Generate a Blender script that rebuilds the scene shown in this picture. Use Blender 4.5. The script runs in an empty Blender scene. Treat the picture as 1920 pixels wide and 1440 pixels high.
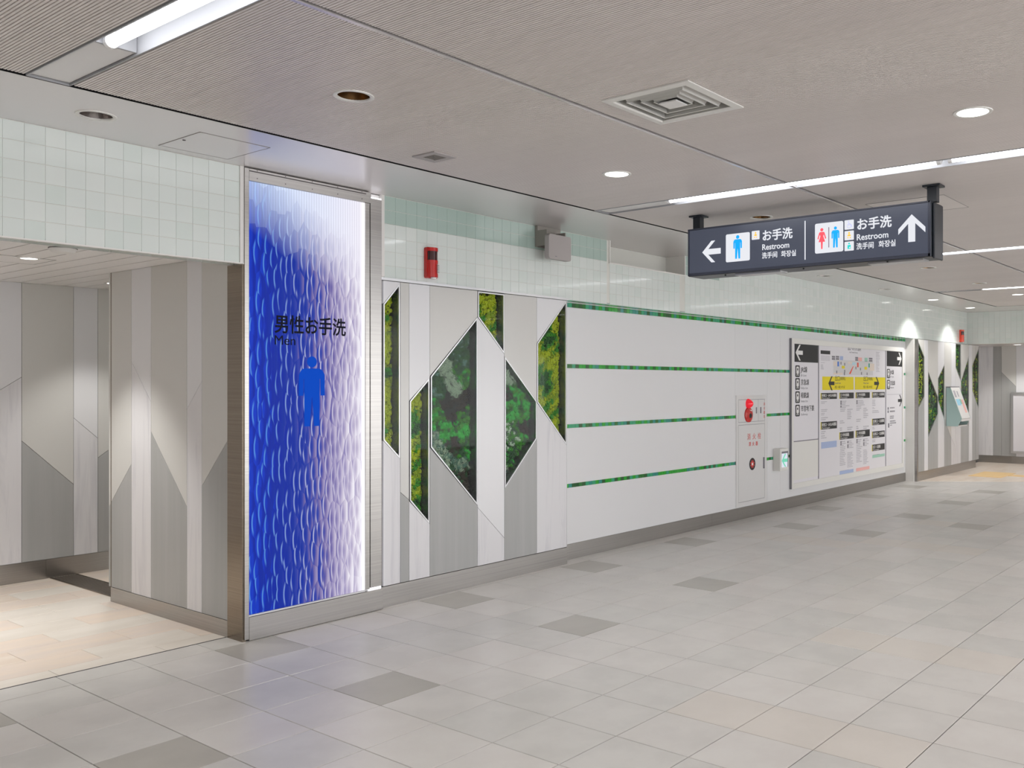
import bpy, math, random
import numpy as np
from mathutils import Vector, Matrix
from mathutils.geometry import tessellate_polygon

R = random.Random(11)
SC = bpy.context.scene
COL = SC.collection

# ------------------------------------------------------------------ camera, world, exposure
cam = bpy.data.objects.new('camera', bpy.data.cameras.new('camera'))
COL.objects.link(cam)
cam.location = (0, 0, 1.628)
cam.rotation_euler = (math.radians(90), 0, math.radians(37.011 - 90))
cam.data.sensor_width = 36
cam.data.lens = 32.284
cam.data.shift_x = -0.1141
cam.data.clip_start = 0.05
cam.data.clip_end = 100
SC.camera = cam
w = bpy.data.worlds.new('world'); SC.world = w
w.use_nodes = True
w.node_tree.nodes['Background'].inputs[0].default_value = (0.975, 0.98, 1, 1)
w.node_tree.nodes['Background'].inputs[1].default_value = 3.6
SC.view_settings.view_transform = 'Standard'
SC.view_settings.look = 'None'
SC.view_settings.exposure = 0.0
SC.view_settings.gamma = 1
SC.view_settings.use_curve_mapping = False
SC.cycles.max_bounces = 9
SC.cycles.diffuse_bounces = 6
SC.cycles.glossy_bounces = 4
SC.cycles.transparent_max_bounces = 6
SC.cycles.sample_clamp_indirect = 4.0
SC.cycles.use_denoising = True

TUBE_POWER = 8.5

# ------------------------------------------------------------------ materials
def lin(c):
    out = []
    for v in c[:3]:
        v = v / 255.0
        out.append(v / 12.92 if v <= 0.04045 else ((v + 0.055) / 1.055) ** 2.4)
    return (*out, 1)

MATS = {}
def mat(name, c, rough=0.5, metal=0.0, spec=0.5, coat=0.0, var=0.0, scale=(1, 1, 1), bump=0.0, bscale=40, c2=None, ramp=(0.4, 0.6), emit=None, es=0.0):
    m = bpy.data.materials.new(name); MATS[name] = m
    m.use_nodes = True
    nt = m.node_tree; b = nt.nodes['Principled BSDF']
    b.inputs['Base Color'].default_value = lin(c)
    b.inputs['Roughness'].default_value = rough
    b.inputs['Metallic'].default_value = metal
    b.inputs['Specular IOR Level'].default_value = spec
    b.inputs['Coat Weight'].default_value = coat
    b.inputs['Coat Roughness'].default_value = 0.05
    if c2 is not None or bump:
        g = nt.nodes.new('ShaderNodeNewGeometry')
        mp = nt.nodes.new('ShaderNodeMapping'); mp.inputs['Scale'].default_value = scale
        nt.links.new(g.outputs['Position'], mp.inputs['Vector'])
    if c2 is not None:
        n = nt.nodes.new('ShaderNodeTexNoise'); n.inputs['Scale'].default_value = 1.0
        n.inputs['Detail'].default_value = 5; n.inputs['Roughness'].default_value = 0.6; n.inputs['Distortion'].default_value = var
        nt.links.new(mp.outputs[0], n.inputs['Vector'])
        r = nt.nodes.new('ShaderNodeValToRGB')
        r.color_ramp.elements[0].position = ramp[0]; r.color_ramp.elements[0].color = lin(c)
        r.color_ramp.elements[1].position = ramp[1]; r.color_ramp.elements[1].color = lin(c2)
        nt.links.new(n.outputs['Fac'], r.inputs['Fac'])
        nt.links.new(r.outputs[0], b.inputs['Base Color'])
    if bump:
        n2 = nt.nodes.new('ShaderNodeTexNoise'); n2.inputs['Scale'].default_value = bscale
        nt.links.new(mp.outputs[0], n2.inputs['Vector'])
        bp = nt.nodes.new('ShaderNodeBump'); bp.inputs['Strength'].default_value = bump; bp.inputs['Distance'].default_value = 0.01
        nt.links.new(n2.outputs['Fac'], bp.inputs['Height']); nt.links.new(bp.outputs[0], b.inputs['Normal'])
    if emit is not None:
        b.inputs['Emission Color'].default_value = lin(emit); b.inputs['Emission Strength'].default_value = es
    return m

mat('grout', (214, 214, 207), 0.6)
for i, c in enumerate([(218, 225, 221), (214, 223, 218), (221, 227, 223)]):
    mat('glass_tile_%d' % i, c, 0.13, coat=0.5)
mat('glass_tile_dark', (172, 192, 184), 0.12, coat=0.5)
mat('trim_white', (226, 224, 220), 0.35)
mat('stainless', (160, 157, 154), 0.3, 1.0, c2=(180, 177, 173), scale=(0.6, 0.6, 260), ramp=(0.3, 0.7))
mat('stainless_dark', (128, 117, 104), 0.25, 1.0, c2=(146, 135, 121), scale=(0.6, 0.6, 200), ramp=(0.3, 0.7))
mat('aluminium', (205, 205, 206), 0.35, 0.8)
mat('panel_white', (222, 222, 224), 0.22)
mat('panel_light', (205, 204, 200), 0.2)
mat('panel_mid', (160, 161, 159), 0.35, c2=(171, 171, 170), scale=(9, 9, 0.35), ramp=(0.3, 0.7))
mat('panel_marble', (217, 216, 218), 0.35, c2=(194, 193, 198), scale=(14, 14, 1.1), ramp=(0.5, 0.78), var=0.6)
mat('wall_enamel', (222, 222, 223), 0.2)
for i, c in enumerate([(0, 108, 24), (34, 156, 108), (0, 156, 26), (32, 138, 122), (8, 86, 30)]):
    mat('mosaic_%d' % i, c, 0.12, coat=0.4)
for i, (c, c2) in enumerate([((202, 199, 195), (209, 206, 202)), ((198, 196, 192), (206, 204, 200)), ((207, 203, 199), (212, 209, 205)), ((172, 169, 162), (178, 175, 168)), ((207, 201, 194), (212, 206, 199))]):
    mat('floor_tile_%d' % i, c, 0.3, c2=c2, scale=(3, 3, 3), bump=0.04, bscale=60)
mat('floor_joint', (84, 82, 84), 0.8)
for i, (c, c2) in enumerate([((230, 214, 198), (222, 209, 198)), ((232, 221, 208), (222, 206, 190)), ((222, 214, 203), (229, 222, 212))]):
    mat('niche_tile_%d' % i, c, 0.3, c2=c2, scale=(1.2, 5, 3))
mat('niche_joint', (160, 148, 140), 0.8)
mat('ceil_metal', (226, 219, 215), 0.4, c2=(221, 214, 210), scale=(1.5, 0.25, 1))
mat('ceil_smooth', (222, 217, 216), 0.23, 0.3)
mat('ceil_dark', (8, 8, 8), 0.9)
mat('ceil_white', (236, 234, 233), 0.3)
mat('ceil_line', (80, 74, 76), 0.8)
mat('hatch_line', (150, 146, 144), 0.7)
mat('black', (14, 14, 15), 0.5)
mat('channel_paint', (172, 173, 176), 0.5)
mat('white_paint', (232, 231, 229), 0.4)
mat('cream_paint', (226, 225, 220), 0.35)
mat('brass', (128, 96, 60), 0.25, 0.9)
mat('reflector', (150, 142, 138), 0.22, 0.9)
mat('sign_dark', (66, 70, 84), 0.35)
mat('sign_case', (24, 30, 38), 0.35)
mat('red_gloss', (190, 18, 12), 0.2, coat=0.3)
mat('red_orange', (236, 84, 62), 0.3)
mat('dark_red', (60, 6, 10), 0.1, coat=0.5)
mat('red_lamp', (225, 20, 40), 0.1, coat=0.5, emit=(255, 40, 60), es=0.35)
mat('grey_plastic', (172, 166, 164), 0.45)
mat('grey_bracket', (150, 145, 138), 0.5, 0.3)
mat('cabinet_paint', (214, 213, 212), 0.35)
mat('teal_paint', (160, 184, 182), 0.4)
mat('board_black', (26, 27, 30), 0.3)
mat('board_face', (226, 224, 228), 0.3)
mat('yellow', (232, 214, 20), 0.4)
mat('ink_grey', (130, 128, 134), 0.6)
mat('ink_light', (182, 180, 186), 0.6)
mat('ink_red', (205, 70, 64), 0.6)
mat('pale_blue', (168, 184, 218), 0.5)
mat('pale_pink', (240, 184, 178), 0.5)
mat('pale_green', (160, 204, 184), 0.5)
mat('sky_blue', (160, 214, 236), 0.5)
mat('map_grey', (212, 211, 211), 0.5)
mat('map_beige', (226, 214, 202), 0.5)
mat('map_blue', (90, 130, 205), 0.5)
mat('map_red', (232, 92, 72), 0.5)
mat('map_teal', (64, 172, 152), 0.5)
mat('map_cyan', (186, 216, 226), 0.5)
mat('tactile', (232, 198, 140), 0.5)
mat('grate', (126, 118, 110), 0.4, 0.6)
mat('blue_figure', (0, 30, 110), 0.6, spec=0.1, emit=(0, 74, 188), es=0.8)
mat('text_dark', (14, 18, 34), 0.6, spec=0.15)
# moss and foliage
for n, c in [('moss_lime', (168, 186, 10)), ('moss_olive', (128, 156, 8)), ('moss_green', (48, 136, 16)), ('moss_deep', (20, 84, 20)),
             ('leaf_bright', (40, 176, 56)), ('leaf_dark', (16, 78, 34)), ('leaf_pale', (178, 206, 176)), ('leaf_brown', (40, 38, 20)), ('leaf_bluegreen', (90, 140, 120))]:
    m = mat(n, c, 0.75)
mat('case_back', (26, 34, 24), 0.9)
mat('reveal', (120, 128, 124), 0.2, 0.8)

def emission(name, c, s):
    m = bpy.data.materials.new(name); MATS[name] = m; m.use_nodes = True
    nt = m.node_tree; nt.nodes.clear()
    e = nt.nodes.new('ShaderNodeEmission'); o = nt.nodes.new('ShaderNodeOutputMaterial')
    e.inputs[0].default_value = lin(c); e.inputs[1].default_value = s
    nt.links.new(e.outputs[0], o.inputs[0]); return m
emission('tube_light', (250, 251, 255), TUBE_POWER)
emission('lamp_disc', (255, 253, 248), 6.0)
emission('sign_white', (240, 242, 248), 0.96)
emission('edge_light', (250, 248, 255), 1.6)
emission('exit_white', (232, 238, 250), 0.9)
def backlit(name, c, es):
    m = mat(name, c, 0.3, emit=c, es=es); return m
backlit('sign_face', (58, 62, 74), 0.9)
backlit('sign_blue', (0, 150, 220), 0.8)
backlit('sign_red', (246, 76, 88), 0.8)
backlit('sign_orange', (246, 176, 50), 0.8)
backlit('sign_teal', (10, 186, 180), 0.8)
backlit('sign_lilac', (176, 178, 204), 0.8)
backlit('sign_line', (110, 90, 110), 0.6)
backlit('exit_green', (100, 190, 160), 0.6)

def glass_mat():
    m = bpy.data.materials.new('clear_glass'); MATS['clear_glass'] = m; m.use_nodes = True
    nt = m.node_tree; nt.nodes.clear()
    t = nt.nodes.new('ShaderNodeBsdfTransparent'); g = nt.nodes.new('ShaderNodeBsdfGlossy'); g.inputs['Roughness'].default_value = 0.02
    lw = nt.nodes.new('ShaderNodeLayerWeight'); lw.inputs[0].default_value = 0.5
    pw = nt.nodes.new('ShaderNodeMath'); pw.operation = 'POWER'; pw.inputs[1].default_value = 4.0
    nt.links.new(lw.outputs['Facing'], pw.inputs[0])
    f = nt.nodes.new('ShaderNodeMath'); f.operation = 'MULTIPLY_ADD'; f.inputs[1].default_value = 0.2; f.inputs[2].default_value = 0.008
    nt.links.new(pw.outputs[0], f.inputs[0])
    mx = nt.nodes.new('ShaderNodeMixShader'); o = nt.nodes.new('ShaderNodeOutputMaterial')
    nt.links.new(f.outputs[0], mx.inputs[0]); nt.links.new(t.outputs[0], mx.inputs[1]); nt.links.new(g.outputs[0], mx.inputs[2]); nt.links.new(mx.outputs[0], o.inputs[0])
glass_mat()

# backlit moulded acrylic of the restroom sign: blue on the left fading through lilac to white, scale relief painted as light and dark
def acrylic_mat():
    m = bpy.data.materials.new('backlit_acrylic'); MATS['backlit_acrylic'] = m; m.use_nodes = True
    nt = m.node_tree; L = nt.links; b = nt.nodes['Principled BSDF']
    def N(t, **k):
        n = nt.nodes.new(t)
        for a, v in k.items(): setattr(n, a, v)
        return n
    def M(op, a, bb=None, clamp=False):
        n = N('ShaderNodeMath', operation=op); n.use_clamp = clamp
        for i, v in enumerate((a, bb)):
            if v is None: continue
            if isinstance(v, (int, float)): n.inputs[i].default_value = v
            else: L.new(v, n.inputs[i])
        return n.outputs[0]
    geo = N('ShaderNodeNewGeometry'); sep = N('ShaderNodeSeparateXYZ'); L.new(geo.outputs['Position'], sep.inputs[0])
    x, z = sep.outputs[0], sep.outputs[2]
    u = M('DIVIDE', M('SUBTRACT', x, 3.196), 0.885)       # 0 left .. 1 right
    v = M('DIVIDE', M('SUBTRACT', z, 0.165), 2.75)        # 0 bottom .. 1 top
    # scales
    comb = N('ShaderNodeCombineXYZ'); L.new(M('MULTIPLY', x, 20.0), comb.inputs[0]); L.new(M('MULTIPLY', z, 7.2), comb.inputs[1])
    vor = N('ShaderNodeTexVoronoi'); vor.voronoi_dimensions = '2D'; vor.inputs['Scale'].default_value = 1.0; vor.inputs['Randomness'].default_value = 0.85
    L.new(comb.outputs[0], vor.inputs['Vector'])
    dv = N('ShaderNodeVectorMath', operation='SUBTRACT'); L.new(comb.outputs[0], dv.inputs[0]); L.new(vor.outputs['Position'], dv.inputs[1])
    sd = N('ShaderNodeSeparateXYZ'); L.new(dv.outputs[0], sd.inputs[0])
    dx, dz = sd.outputs[0], sd.outputs[1]
    # crescent: highlight painted on the left lens edge, |.| of an ellipse radius
    rr = M('SQRT', M('ADD', M('POWER', M('MULTIPLY', dx, 1.35), 2.0), M('POWER', M('ABSOLUTE', dz), 2.0)))
    ring = M('SUBTRACT', 1.0, M('MULTIPLY', M('ABSOLUTE', M('SUBTRACT', rr, 0.50)), 5.0), True)
    left = M('MULTIPLY', M('SUBTRACT', -0.06, dx), 4.0, True)
    cres = M('POWER', M('MULTIPLY', ring, left), 1.3)
    shade = M('MULTIPLY', M('ADD', dx, 0.25), 1.0)        # darker inside, lifting to the right
    dark = M('MULTIPLY', M('SUBTRACT', 0.55, rr, True), 1.2)
    # fine vertical flutes, painted as bands of emission strength
    wv = M('SINE', M('MULTIPLY', x, 330.0))
    wv2 = M('MULTIPLY', wv, 0.035)
    # large colour field
    nz = N('ShaderNodeTexNoise'); nz.inputs['Scale'].default_value = 2.2; L.new(geo.outputs['Position'], nz.inputs['Vector'])
    cw = N('ShaderNodeSeparateXYZ'); L.new(vor.outputs['Position'], cw.inputs[0])
    ucell = M('DIVIDE', M('SUBTRACT', M('DIVIDE', cw.outputs[0], 20.0), 3.196), 0.885)
    vcell = M('DIVIDE', M('SUBTRACT', M('DIVIDE', cw.outputs[1], 7.2), 0.165), 2.75)
    topd = M('MULTIPLY', M('SUBTRACT', M('ADD', M('ADD', M('MULTIPLY', vcell, 0.35), M('MULTIPLY', v, 0.65)), M('MULTIPLY', u, 0.16)), 0.885), 6.0, True)
    uu = M('ADD', M('MULTIPLY', ucell, 0.45), M('MULTIPLY', u, 0.55))
    f = M('ADD', uu, M('MULTIPLY', M('SUBTRACT', nz.outputs['Fac'], 0.5), 0.16))
    f = M('ADD', f, M('MULTIPLY', topd, 0.12))
    f = M('SUBTRACT', f, M('MULTIPLY', dark, 0.14))
    f = M('ADD', f, M('MULTIPLY', dx, 0.22))
    ramp = N('ShaderNodeValToRGB'); cr = ramp.color_ramp
    cr.elements[0].position = 0.0; cr.elements[0].color = lin((8, 52, 190))
    cr.elements[1].position = 1.0; cr.elements[1].color = lin((240, 236, 246))
    for p, c in [(0.12, (0, 34, 160)), (0.36, (10, 44, 156)), (0.5, (48, 64, 164)), (0.6, (112, 102, 164)), (0.72, (158, 148, 190)), (0.86, (200, 191, 214))]:
        e = cr.elements.new(p); e.color = lin(c)
    L.new(f, ramp.inputs['Fac'])
    hl = N('ShaderNodeMix', data_type='RGBA'); hl.inputs[7].default_value = lin((236, 232, 246))
    hr = N('ShaderNodeValToRGB'); hr.color_ramp.elements[0].position = 0.15; hr.color_ramp.elements[0].color = lin((100, 168, 236))
    hr.color_ramp.elements[1].position = 0.6; hr.color_ramp.elements[1].color = lin((232, 226, 242)); L.new(u, hr.inputs['Fac'])
    L.new(hr.outputs[0], hl.inputs[7])
    L.new(M('MULTIPLY', cres, 0.8, True), hl.inputs[0]); L.new(ramp.outputs[0], hl.inputs[6])
    tr = N('ShaderNodeValToRGB'); tr.color_ramp.elements[0].color = lin((196, 216, 248)); tr.color_ramp.elements[1].color = lin((242, 238, 248)); L.new(u, tr.inputs['Fac'])
    tm = N('ShaderNodeMix', data_type='RGBA'); L.new(topd, tm.inputs[0]); L.new(hl.outputs[2], tm.inputs[6]); L.new(tr.outputs[0], tm.inputs[7])
    # edge lit right border and top border
    er = M('MULTIPLY', M('SUBTRACT', u, 0.955), 40.0, True)
    mx = N('ShaderNodeMix', data_type='RGBA'); mx.inputs[7].default_value = (1.25, 1.22, 1.3, 1); L.new(er, mx.inputs[0]); L.new(tm.outputs[2], mx.inputs[6])
    gain = M('ADD', M('ADD', 0.98, wv2), M('MULTIPLY', M('MULTIPLY', topd, wv), 0.06))
    L.new(mx.outputs[2], b.inputs['Emission Color']); L.new(gain, b.inputs['Emission Strength'])
    b.inputs['Base Color'].default_value = (0.01, 0.012, 0.02, 1); b.inputs['Roughness'].default_value = 0.4; b.inputs['Specular IOR Level'].default_value = 0.08
acrylic_mat()

# ------------------------------------------------------------------ building helpers
def frame(x=0, y=0, z=0, rot=0):
    return Matrix.Translation((x, y, z)) @ Matrix.Rotation(math.radians(rot), 4, 'Z')
def FY(D): return frame(0, D, 0, 0)        # plane y = D facing -y; local u = X, v = Z, w = out of the wall
def FX(D): return frame(D, 0, 0, -90)      # plane x = D facing -x; local u = -Y, v = Z

class MB:
    def __init__(s, fr=None):
        s.v = []; s.f = []; s.mi = []; s.cur = 0; s.fr = fr or Matrix.Identity(4)
    def pt(s, p): s.v.append(s.fr @ Vector(p)); return len(s.v) - 1
    def face(s, idx): s.f.append(tuple(idx)); s.mi.append(s.cur)
    def box(s, x0, x1, y0, y1, z0, z1):
        i = [s.pt((x, y, z)) for z in (z0, z1) for y in (y0, y1) for x in (x0, x1)]
        for q in ((0, 2, 3, 1), (4, 5, 7, 6), (0, 1, 5, 4), (2, 6, 7, 3), (0, 4, 6, 2), (1, 3, 7, 5)): s.face([i[k] for k in q])
        return s
    def slab(s, u0, u1, v0, v1, w0, w1): return s.box(u0, u1, -w1, -w0, v0, v1)   # in wall-frame coordinates
    def prism(s, poly, w0, w1, holes=()):
        loops = [list(poly)] + [list(h) for h in holes]
        tri = tessellate_polygon([[Vector((a, b, 0)) for a, b in l] for l in loops])
        flat = [p for l in loops for p in l]
        A = [s.pt((a, -w1, b)) for a, b in flat]; B = [s.pt((a, -w0, b)) for a, b in flat]
        for t in tri:
            s.face([A[k] for k in t]); s.face([B[k] for k in reversed(t)])
        o = 0
        for l in loops:
            n = len(l)
            for k in range(n): s.face([A[o + k], A[o + (k + 1) % n], B[o + (k + 1) % n], B[o + k]])
            o += n
        return s
    def tube(s, p0, p1, r, n=12, r1=None, cap=True):
        p0, p1 = Vector(p0), Vector(p1); d = (p1 - p0).normalized()
        a = d.orthogonal().normalized(); b = d.cross(a); r1 = r if r1 is None else r1
        A = []; B = []
        for k in range(n):
            t = 2 * math.pi * k / n; o = a * math.cos(t) + b * math.sin(t)
            A.append(s.pt(p0 + o * r)); B.append(s.pt(p1 + o * r1))
        for k in range(n): s.face([A[k], A[(k + 1) % n], B[(k + 1) % n], B[k]])
        if cap: s.face(A[::-1]); s.face(B)
        return s
    def lathe(s, c, prof, n=32, axis='Z', a0=0, a1=360):
        c = Vector(c); rings = []
        m = n if a1 - a0 >= 360 else n + 1
        for r, h in prof:
            ring = []
            for k in range(m):
                t = math.radians(a0 + (a1 - a0) * k / n)
                if axis == 'Z': o = Vector((r * math.cos(t), r * math.sin(t), h))
                elif axis == 'Y': o = Vector((r * math.cos(t), -h, r * math.sin(t)))
                else: o = Vector((h, r * math.cos(t), r * math.sin(t)))
                ring.append(s.pt(c + o))
            rings.append(ring)
        for i in range(len(rings) - 1):
            for k in range(n if m == n else m - 1):
                k2 = (k + 1) % m
                s.face([rings[i][k], rings[i][k2], rings[i + 1][k2], rings[i + 1][k]])
        return s
    def mesh(s, name, mats, fix=True, centre=True):
        me = bpy.data.meshes.new(name)
        vs = np.array([tuple(p) for p in s.v]); c = Vector((0, 0, 0))
        if centre and len(vs):
            c = Vector(((vs.min(0) + vs.max(0)) / 2).tolist()); vs = vs - np.array(c)
        me.from_pydata(vs.tolist(), [], s.f)
        for m in ([mats] if isinstance(mats, str) else mats): me.materials.append(MATS[m])
        me.polygons.foreach_set('material_index', s.mi)
        me.update()
        if fix:
            import bmesh
            bm = bmesh.new(); bm.from_mesh(me); bmesh.ops.recalc_face_normals(bm, faces=bm.faces); bm.to_mesh(me); bm.free()
        return me, c
    def build_parts(s, name, mats, parent=None, **k):
        par = list(range(len(s.v)))
        def fd(i):
            while par[i] != i: par[i] = par[par[i]]; i = par[i]
            return i
        for f in s.f:
            for q in f[1:]: par[fd(q)] = fd(f[0])
        grp = {}
        for f, m in zip(s.f, s.mi): grp.setdefault(fd(f[0]), []).append((f, m))
        out = []
        for g in grp.values():
            b = MB(); ids = {}
            for f, m in g:
                nf = []
                for i in f:
                    if i not in ids: ids[i] = len(b.v); b.v.append(s.v[i])
                    nf.append(ids[i])
                b.f.append(tuple(nf)); b.mi.append(m)
            out.append(b.build(name, mats, parent, **k))
        return out
    def build(s, name, mats, parent=None, smooth=False, bevel=0, **props):
        me, c = s.mesh(name, mats)
        o = bpy.data.objects.new(name, me); COL.objects.link(o); o.location = c
        attach(o, parent)
        if smooth:
            for p in me.polygons: p.use_smooth = True
            me.set_sharp_from_angle(angle=math.radians(40))
        if bevel:
            b = o.modifiers.new('bevel', 'BEVEL'); b.width = bevel; b.segments = 2; b.limit_method = 'ANGLE'
        for k, v in props.items(): o[k] = v
        return o

def attach(o, parent):
    if parent is not None:
        p = parent; off = Vector((0, 0, 0))
        while p is not None: off += p.location; p = p.parent
        o.parent = parent; o.location = o.location - off

def thing(name, label, cat, loc=(0, 0, 0), group=None):
    o = bpy.data.objects.new(name, None); COL.objects.link(o); o.location = loc; o.empty_display_size = 0.1
    o['label'] = label; o['category'] = cat
    if group: o['group'] = group
    return o
def struct(name, label=None, loc=(0, 0, 0)):
    o = bpy.data.objects.new(name, None); COL.objects.link(o); o.location = loc; o['kind'] = 'structure'
    if label: o['label'] = label
    return o
def inst(name, me, loc, parent, **props):
    o = bpy.data.objects.new(name, me); COL.objects.link(o); o.location = loc; attach(o, parent)
    for k, v in props.items(): o[k] = v
    return o

def text(fr, s, u, v, size, m, parent, w=0.002, width=None, align='LEFT', bold=0.0, name='lettering', rot=0):
    cu = bpy.data.curves.new('txt', 'FONT'); cu.body = s; cu.size = size; cu.align_x = align; cu.offset = bold
    cu.extrude = 0.0006; cu.resolution_u = 3
    t = bpy.data.objects.new('txt', cu); COL.objects.link(t)
    bpy.context.view_layer.update()
    me = bpy.data.meshes.new_from_object(t.evaluated_get(bpy.context.evaluated_depsgraph_get()))
    bpy.data.objects.remove(t); bpy.data.curves.remove(cu)
    n = len(me.vertices); a = np.empty(n * 3); me.vertices.foreach_get('co', a); a = a.reshape(-1, 3)
    if width and n:
        ww = a[:, 0].max() - a[:, 0].min()
        k = width / max(ww, 1e-6); a[:, 0] *= k
    b = np.stack([a[:, 0] + u, -a[:, 2] - w, a[:, 1] + v], 1)
    A = np.array(fr); b = b @ A[:3, :3].T + A[:3, 3]
    c = (b.min(0) + b.max(0)) / 2 if n else np.zeros(3)
    me.vertices.foreach_set('co', (b - c).ravel()); me.update()
    me.materials.clear(); me.materials.append(MATS[m]); me.name = name
    o = bpy.data.objects.new(name, me); COL.objects.link(o); o.location = c.tolist(); attach(o, parent)
    return o

def inset(poly, d):
    n = len(poly); P = [Vector(p) for p in poly]
    area = sum(P[i].x * P[(i + 1) % n].y - P[(i + 1) % n].x * P[i].y for i in range(n))
    sg = 1 if area > 0 else -1
    out = []
    for i in range(n):
        a, b, c = P[i - 1], P[i], P[(i + 1) % n]
        e1 = (b - a).normalized(); e2 = (c - b).normalized()
        n1 = Vector((-e1.y, e1.x)) * sg; n2 = Vector((-e2.y, e2.x)) * sg
        k = (n1 + n2); k = k / max(k.dot(n1), 0.18)
        out.append(tuple(b + k * d))
    return out
def inside(p, poly):
    x, y = p; r = False; n = len(poly)
    for i in range(n):
        x1, y1 = poly[i]; x2, y2 = poly[i - 1]
        if (y1 > y) != (y2 > y) and x < (x2 - x1) * (y - y1) / (y2 - y1) + x1: r = not r
    return r
def circ(cx, cy, r, n=24): return [(cx + r * math.cos(2 * math.pi * k / n), cy + r * math.sin(2 * math.pi * k / n)) for k in range(n)]
def rrect(u0, u1, v0, v1, r, n=4):
    pts = []
    for cx, cy, a in ((u1 - r, v0 + r, -90), (u1 - r, v1 - r, 0), (u0 + r, v1 - r, 90), (u0 + r, v0 + r, 180)):
        for k in range(n + 1):
            t = math.radians(a + 90 * k / n); pts.append((cx + r * math.cos(t), cy + r * math.sin(t)))
    return pts

def figure_man(cx, base, h, wide=0.4):
    """outline polygons of the standing man pictogram, total height h"""
    k = h; W = wide * h
    def P(l): return [(cx + a * W, base + b * k) for a, b in l]
    head = [(cx + 0.19 * W * math.cos(t), base + k * 0.925 + 0.19 * W * math.sin(t)) for t in [2 * math.pi * i / 20 for i in range(20)]]
    body = P([(-.30, .83), (.30, .83), (.42, .80), (.5, .74), (.5, .44), (.34, .44), (.33, .68), (.30, .68), (.29, 0), (.09, 0), (.01, .42), (-.01, .42), (-.09, 0), (-.29, 0), (-.30, .68), (-.33, .68), (-.34, .44), (-.5, .44), (-.5, .74), (-.42, .80)])
    return [head, body]
def figure_woman(cx, base, h, wide=0.4):
    W = wide * h
    def P(l): return [(cx + a * W, base + b * h) for a, b in l]
    head = [(cx + 0.19 * W * math.cos(t), base + h * 0.925 + 0.19 * W * math.sin(t)) for t in [2 * math.pi * i / 20 for i in range(20)]]
    body = P([(-.24, .82), (.24, .82), (.34, .78), (.54, .5), (.42, .47), (.24, .70), (.18, .62), (.40, .34), (.12, .34), (.08, 0), (-.08, 0), (-.12, .34), (-.40, .34), (-.18, .62), (-.24, .70), (-.42, .47), (-.54, .5), (-.34, .78)])
    return [head, body]
def arrow_poly(cx, cy, s, ang):
    """railway arrow: wide open head and straight shaft, pointing up, rotated by ang degrees"""
    pts = [(0, .5), (.5, 0), (.5, -.2), (.13, .17), (.13, -.5), (-.13, -.5), (-.13, .17), (-.5, -.2), (-.5, 0)]
    t = math.radians(ang); c, q = math.cos(t), math.sin(t)
    return [(cx + s * (a * c - b * q), cy + s * (a * q + b * c)) for a, b in pts]
def polys(fr, plist, w0, w1, m, name, parent, **k):
    b = MB(fr)
    for p in plist: b.prism(p, w0, w1)
    return b.build(name, m, parent, **k)

# ------------------------------------------------------------------ ground: hall floor
T = 0.3995; GX, GY = 0.160, 0.208
floor = struct('floor', 'grey stone tile floor of the hall')
MB().box(-8, 20.2, -7, 9.2, -0.06, -0.008).build('sub_floor', 'floor_joint', floor)
def tile_mesh(m, sx, sy, g=0.0045, h=0.008, name='floor_tile'):
    b = MB(); e = 0.0015
    x, y = sx / 2 - g / 2, sy / 2 - g / 2
    lo = [b.pt((a, c, -h)) for a, c in ((-x, -y), (x, -y), (x, y), (-x, y))]
    mi = [b.pt((a, c, -e)) for a, c in ((-x, -y), (x, -y), (x, y), (-x, y))]
    x -= e; y -= e
    hi = [b.pt((a, c, 0)) for a, c in ((-x, -y), (x, -y), (x, y), (-x, y))]
    for A, B in ((lo, mi), (mi, hi)):
        for k in range(4): b.face([A[k], A[(k + 1) % 4], B[(k + 1) % 4], B[k]])
    b.face(hi)
    return b.mesh(name, m, centre=False)[0]
FT = [tile_mesh('floor_tile_%d' % i, T, T) for i in range(5)]
def near_in_view(x, y):
    f = x * 0.7986 + y * 0.6019; s = x * 0.6019 - y * 0.7986
    if f < 0.5: return False
    px = 1179 + 1722 * s / f; py = 720 + 1722 * 1.628 / f
    return -80 < px < 2000 and py < 1540
DARK = set(); BEIGE = set()
for X, Y in [(3.307, 5.254), (4.717, 5.155), (4.730, 3.983), (6.286, 5.159), (3.316, 3.872), (7.876, 5.178), (6.317, 3.972), (9.486, 4.989), (9.402, 3.983), (10.958, 5.112), (11.074, 3.936), (12.620, 5.121), (12.554, 3.952), (14.174, 3.913), (14.162, 5.093), (10.733, 3.138), (1.719, 5.111), (1.759, 4.170)]:
    DARK.add((int((X - GX) // T), int((Y - GY) // T)))
for X, Y in [(3.936, 2.412), (3.897, 1.994), (3.956, 1.600), (5.581, 2.400), (5.610, 2.061), (5.531, 1.617), (8.803, 4.954), (8.736, 4.469), (8.837, 4.063), (8.967, 3.627), (9.077, 3.227), (9.184, 2.839), (10.721, 4.404), (10.676, 3.544)]:
    BEIGE.add((int((X - GX) // T), int((Y - GY) // T)))
cells = []
for i in range(-19, 50):
    for j in range(-16, 14):
        x, y = GX + (i + .5) * T, GY + (j + .5) * T
        if y < 5.628 and x < 20: cells.append((i, j, x, y))
def clip_y(y):  return None
vis = sorted([c for c in cells if near_in_view(c[2], c[3])], key=lambda c: c[2] ** 2 + c[3] ** 2)
single = set((c[0], c[1]) for c in vis[:300] if c[1] < 13)
rest = MB()
rmi = []
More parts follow.
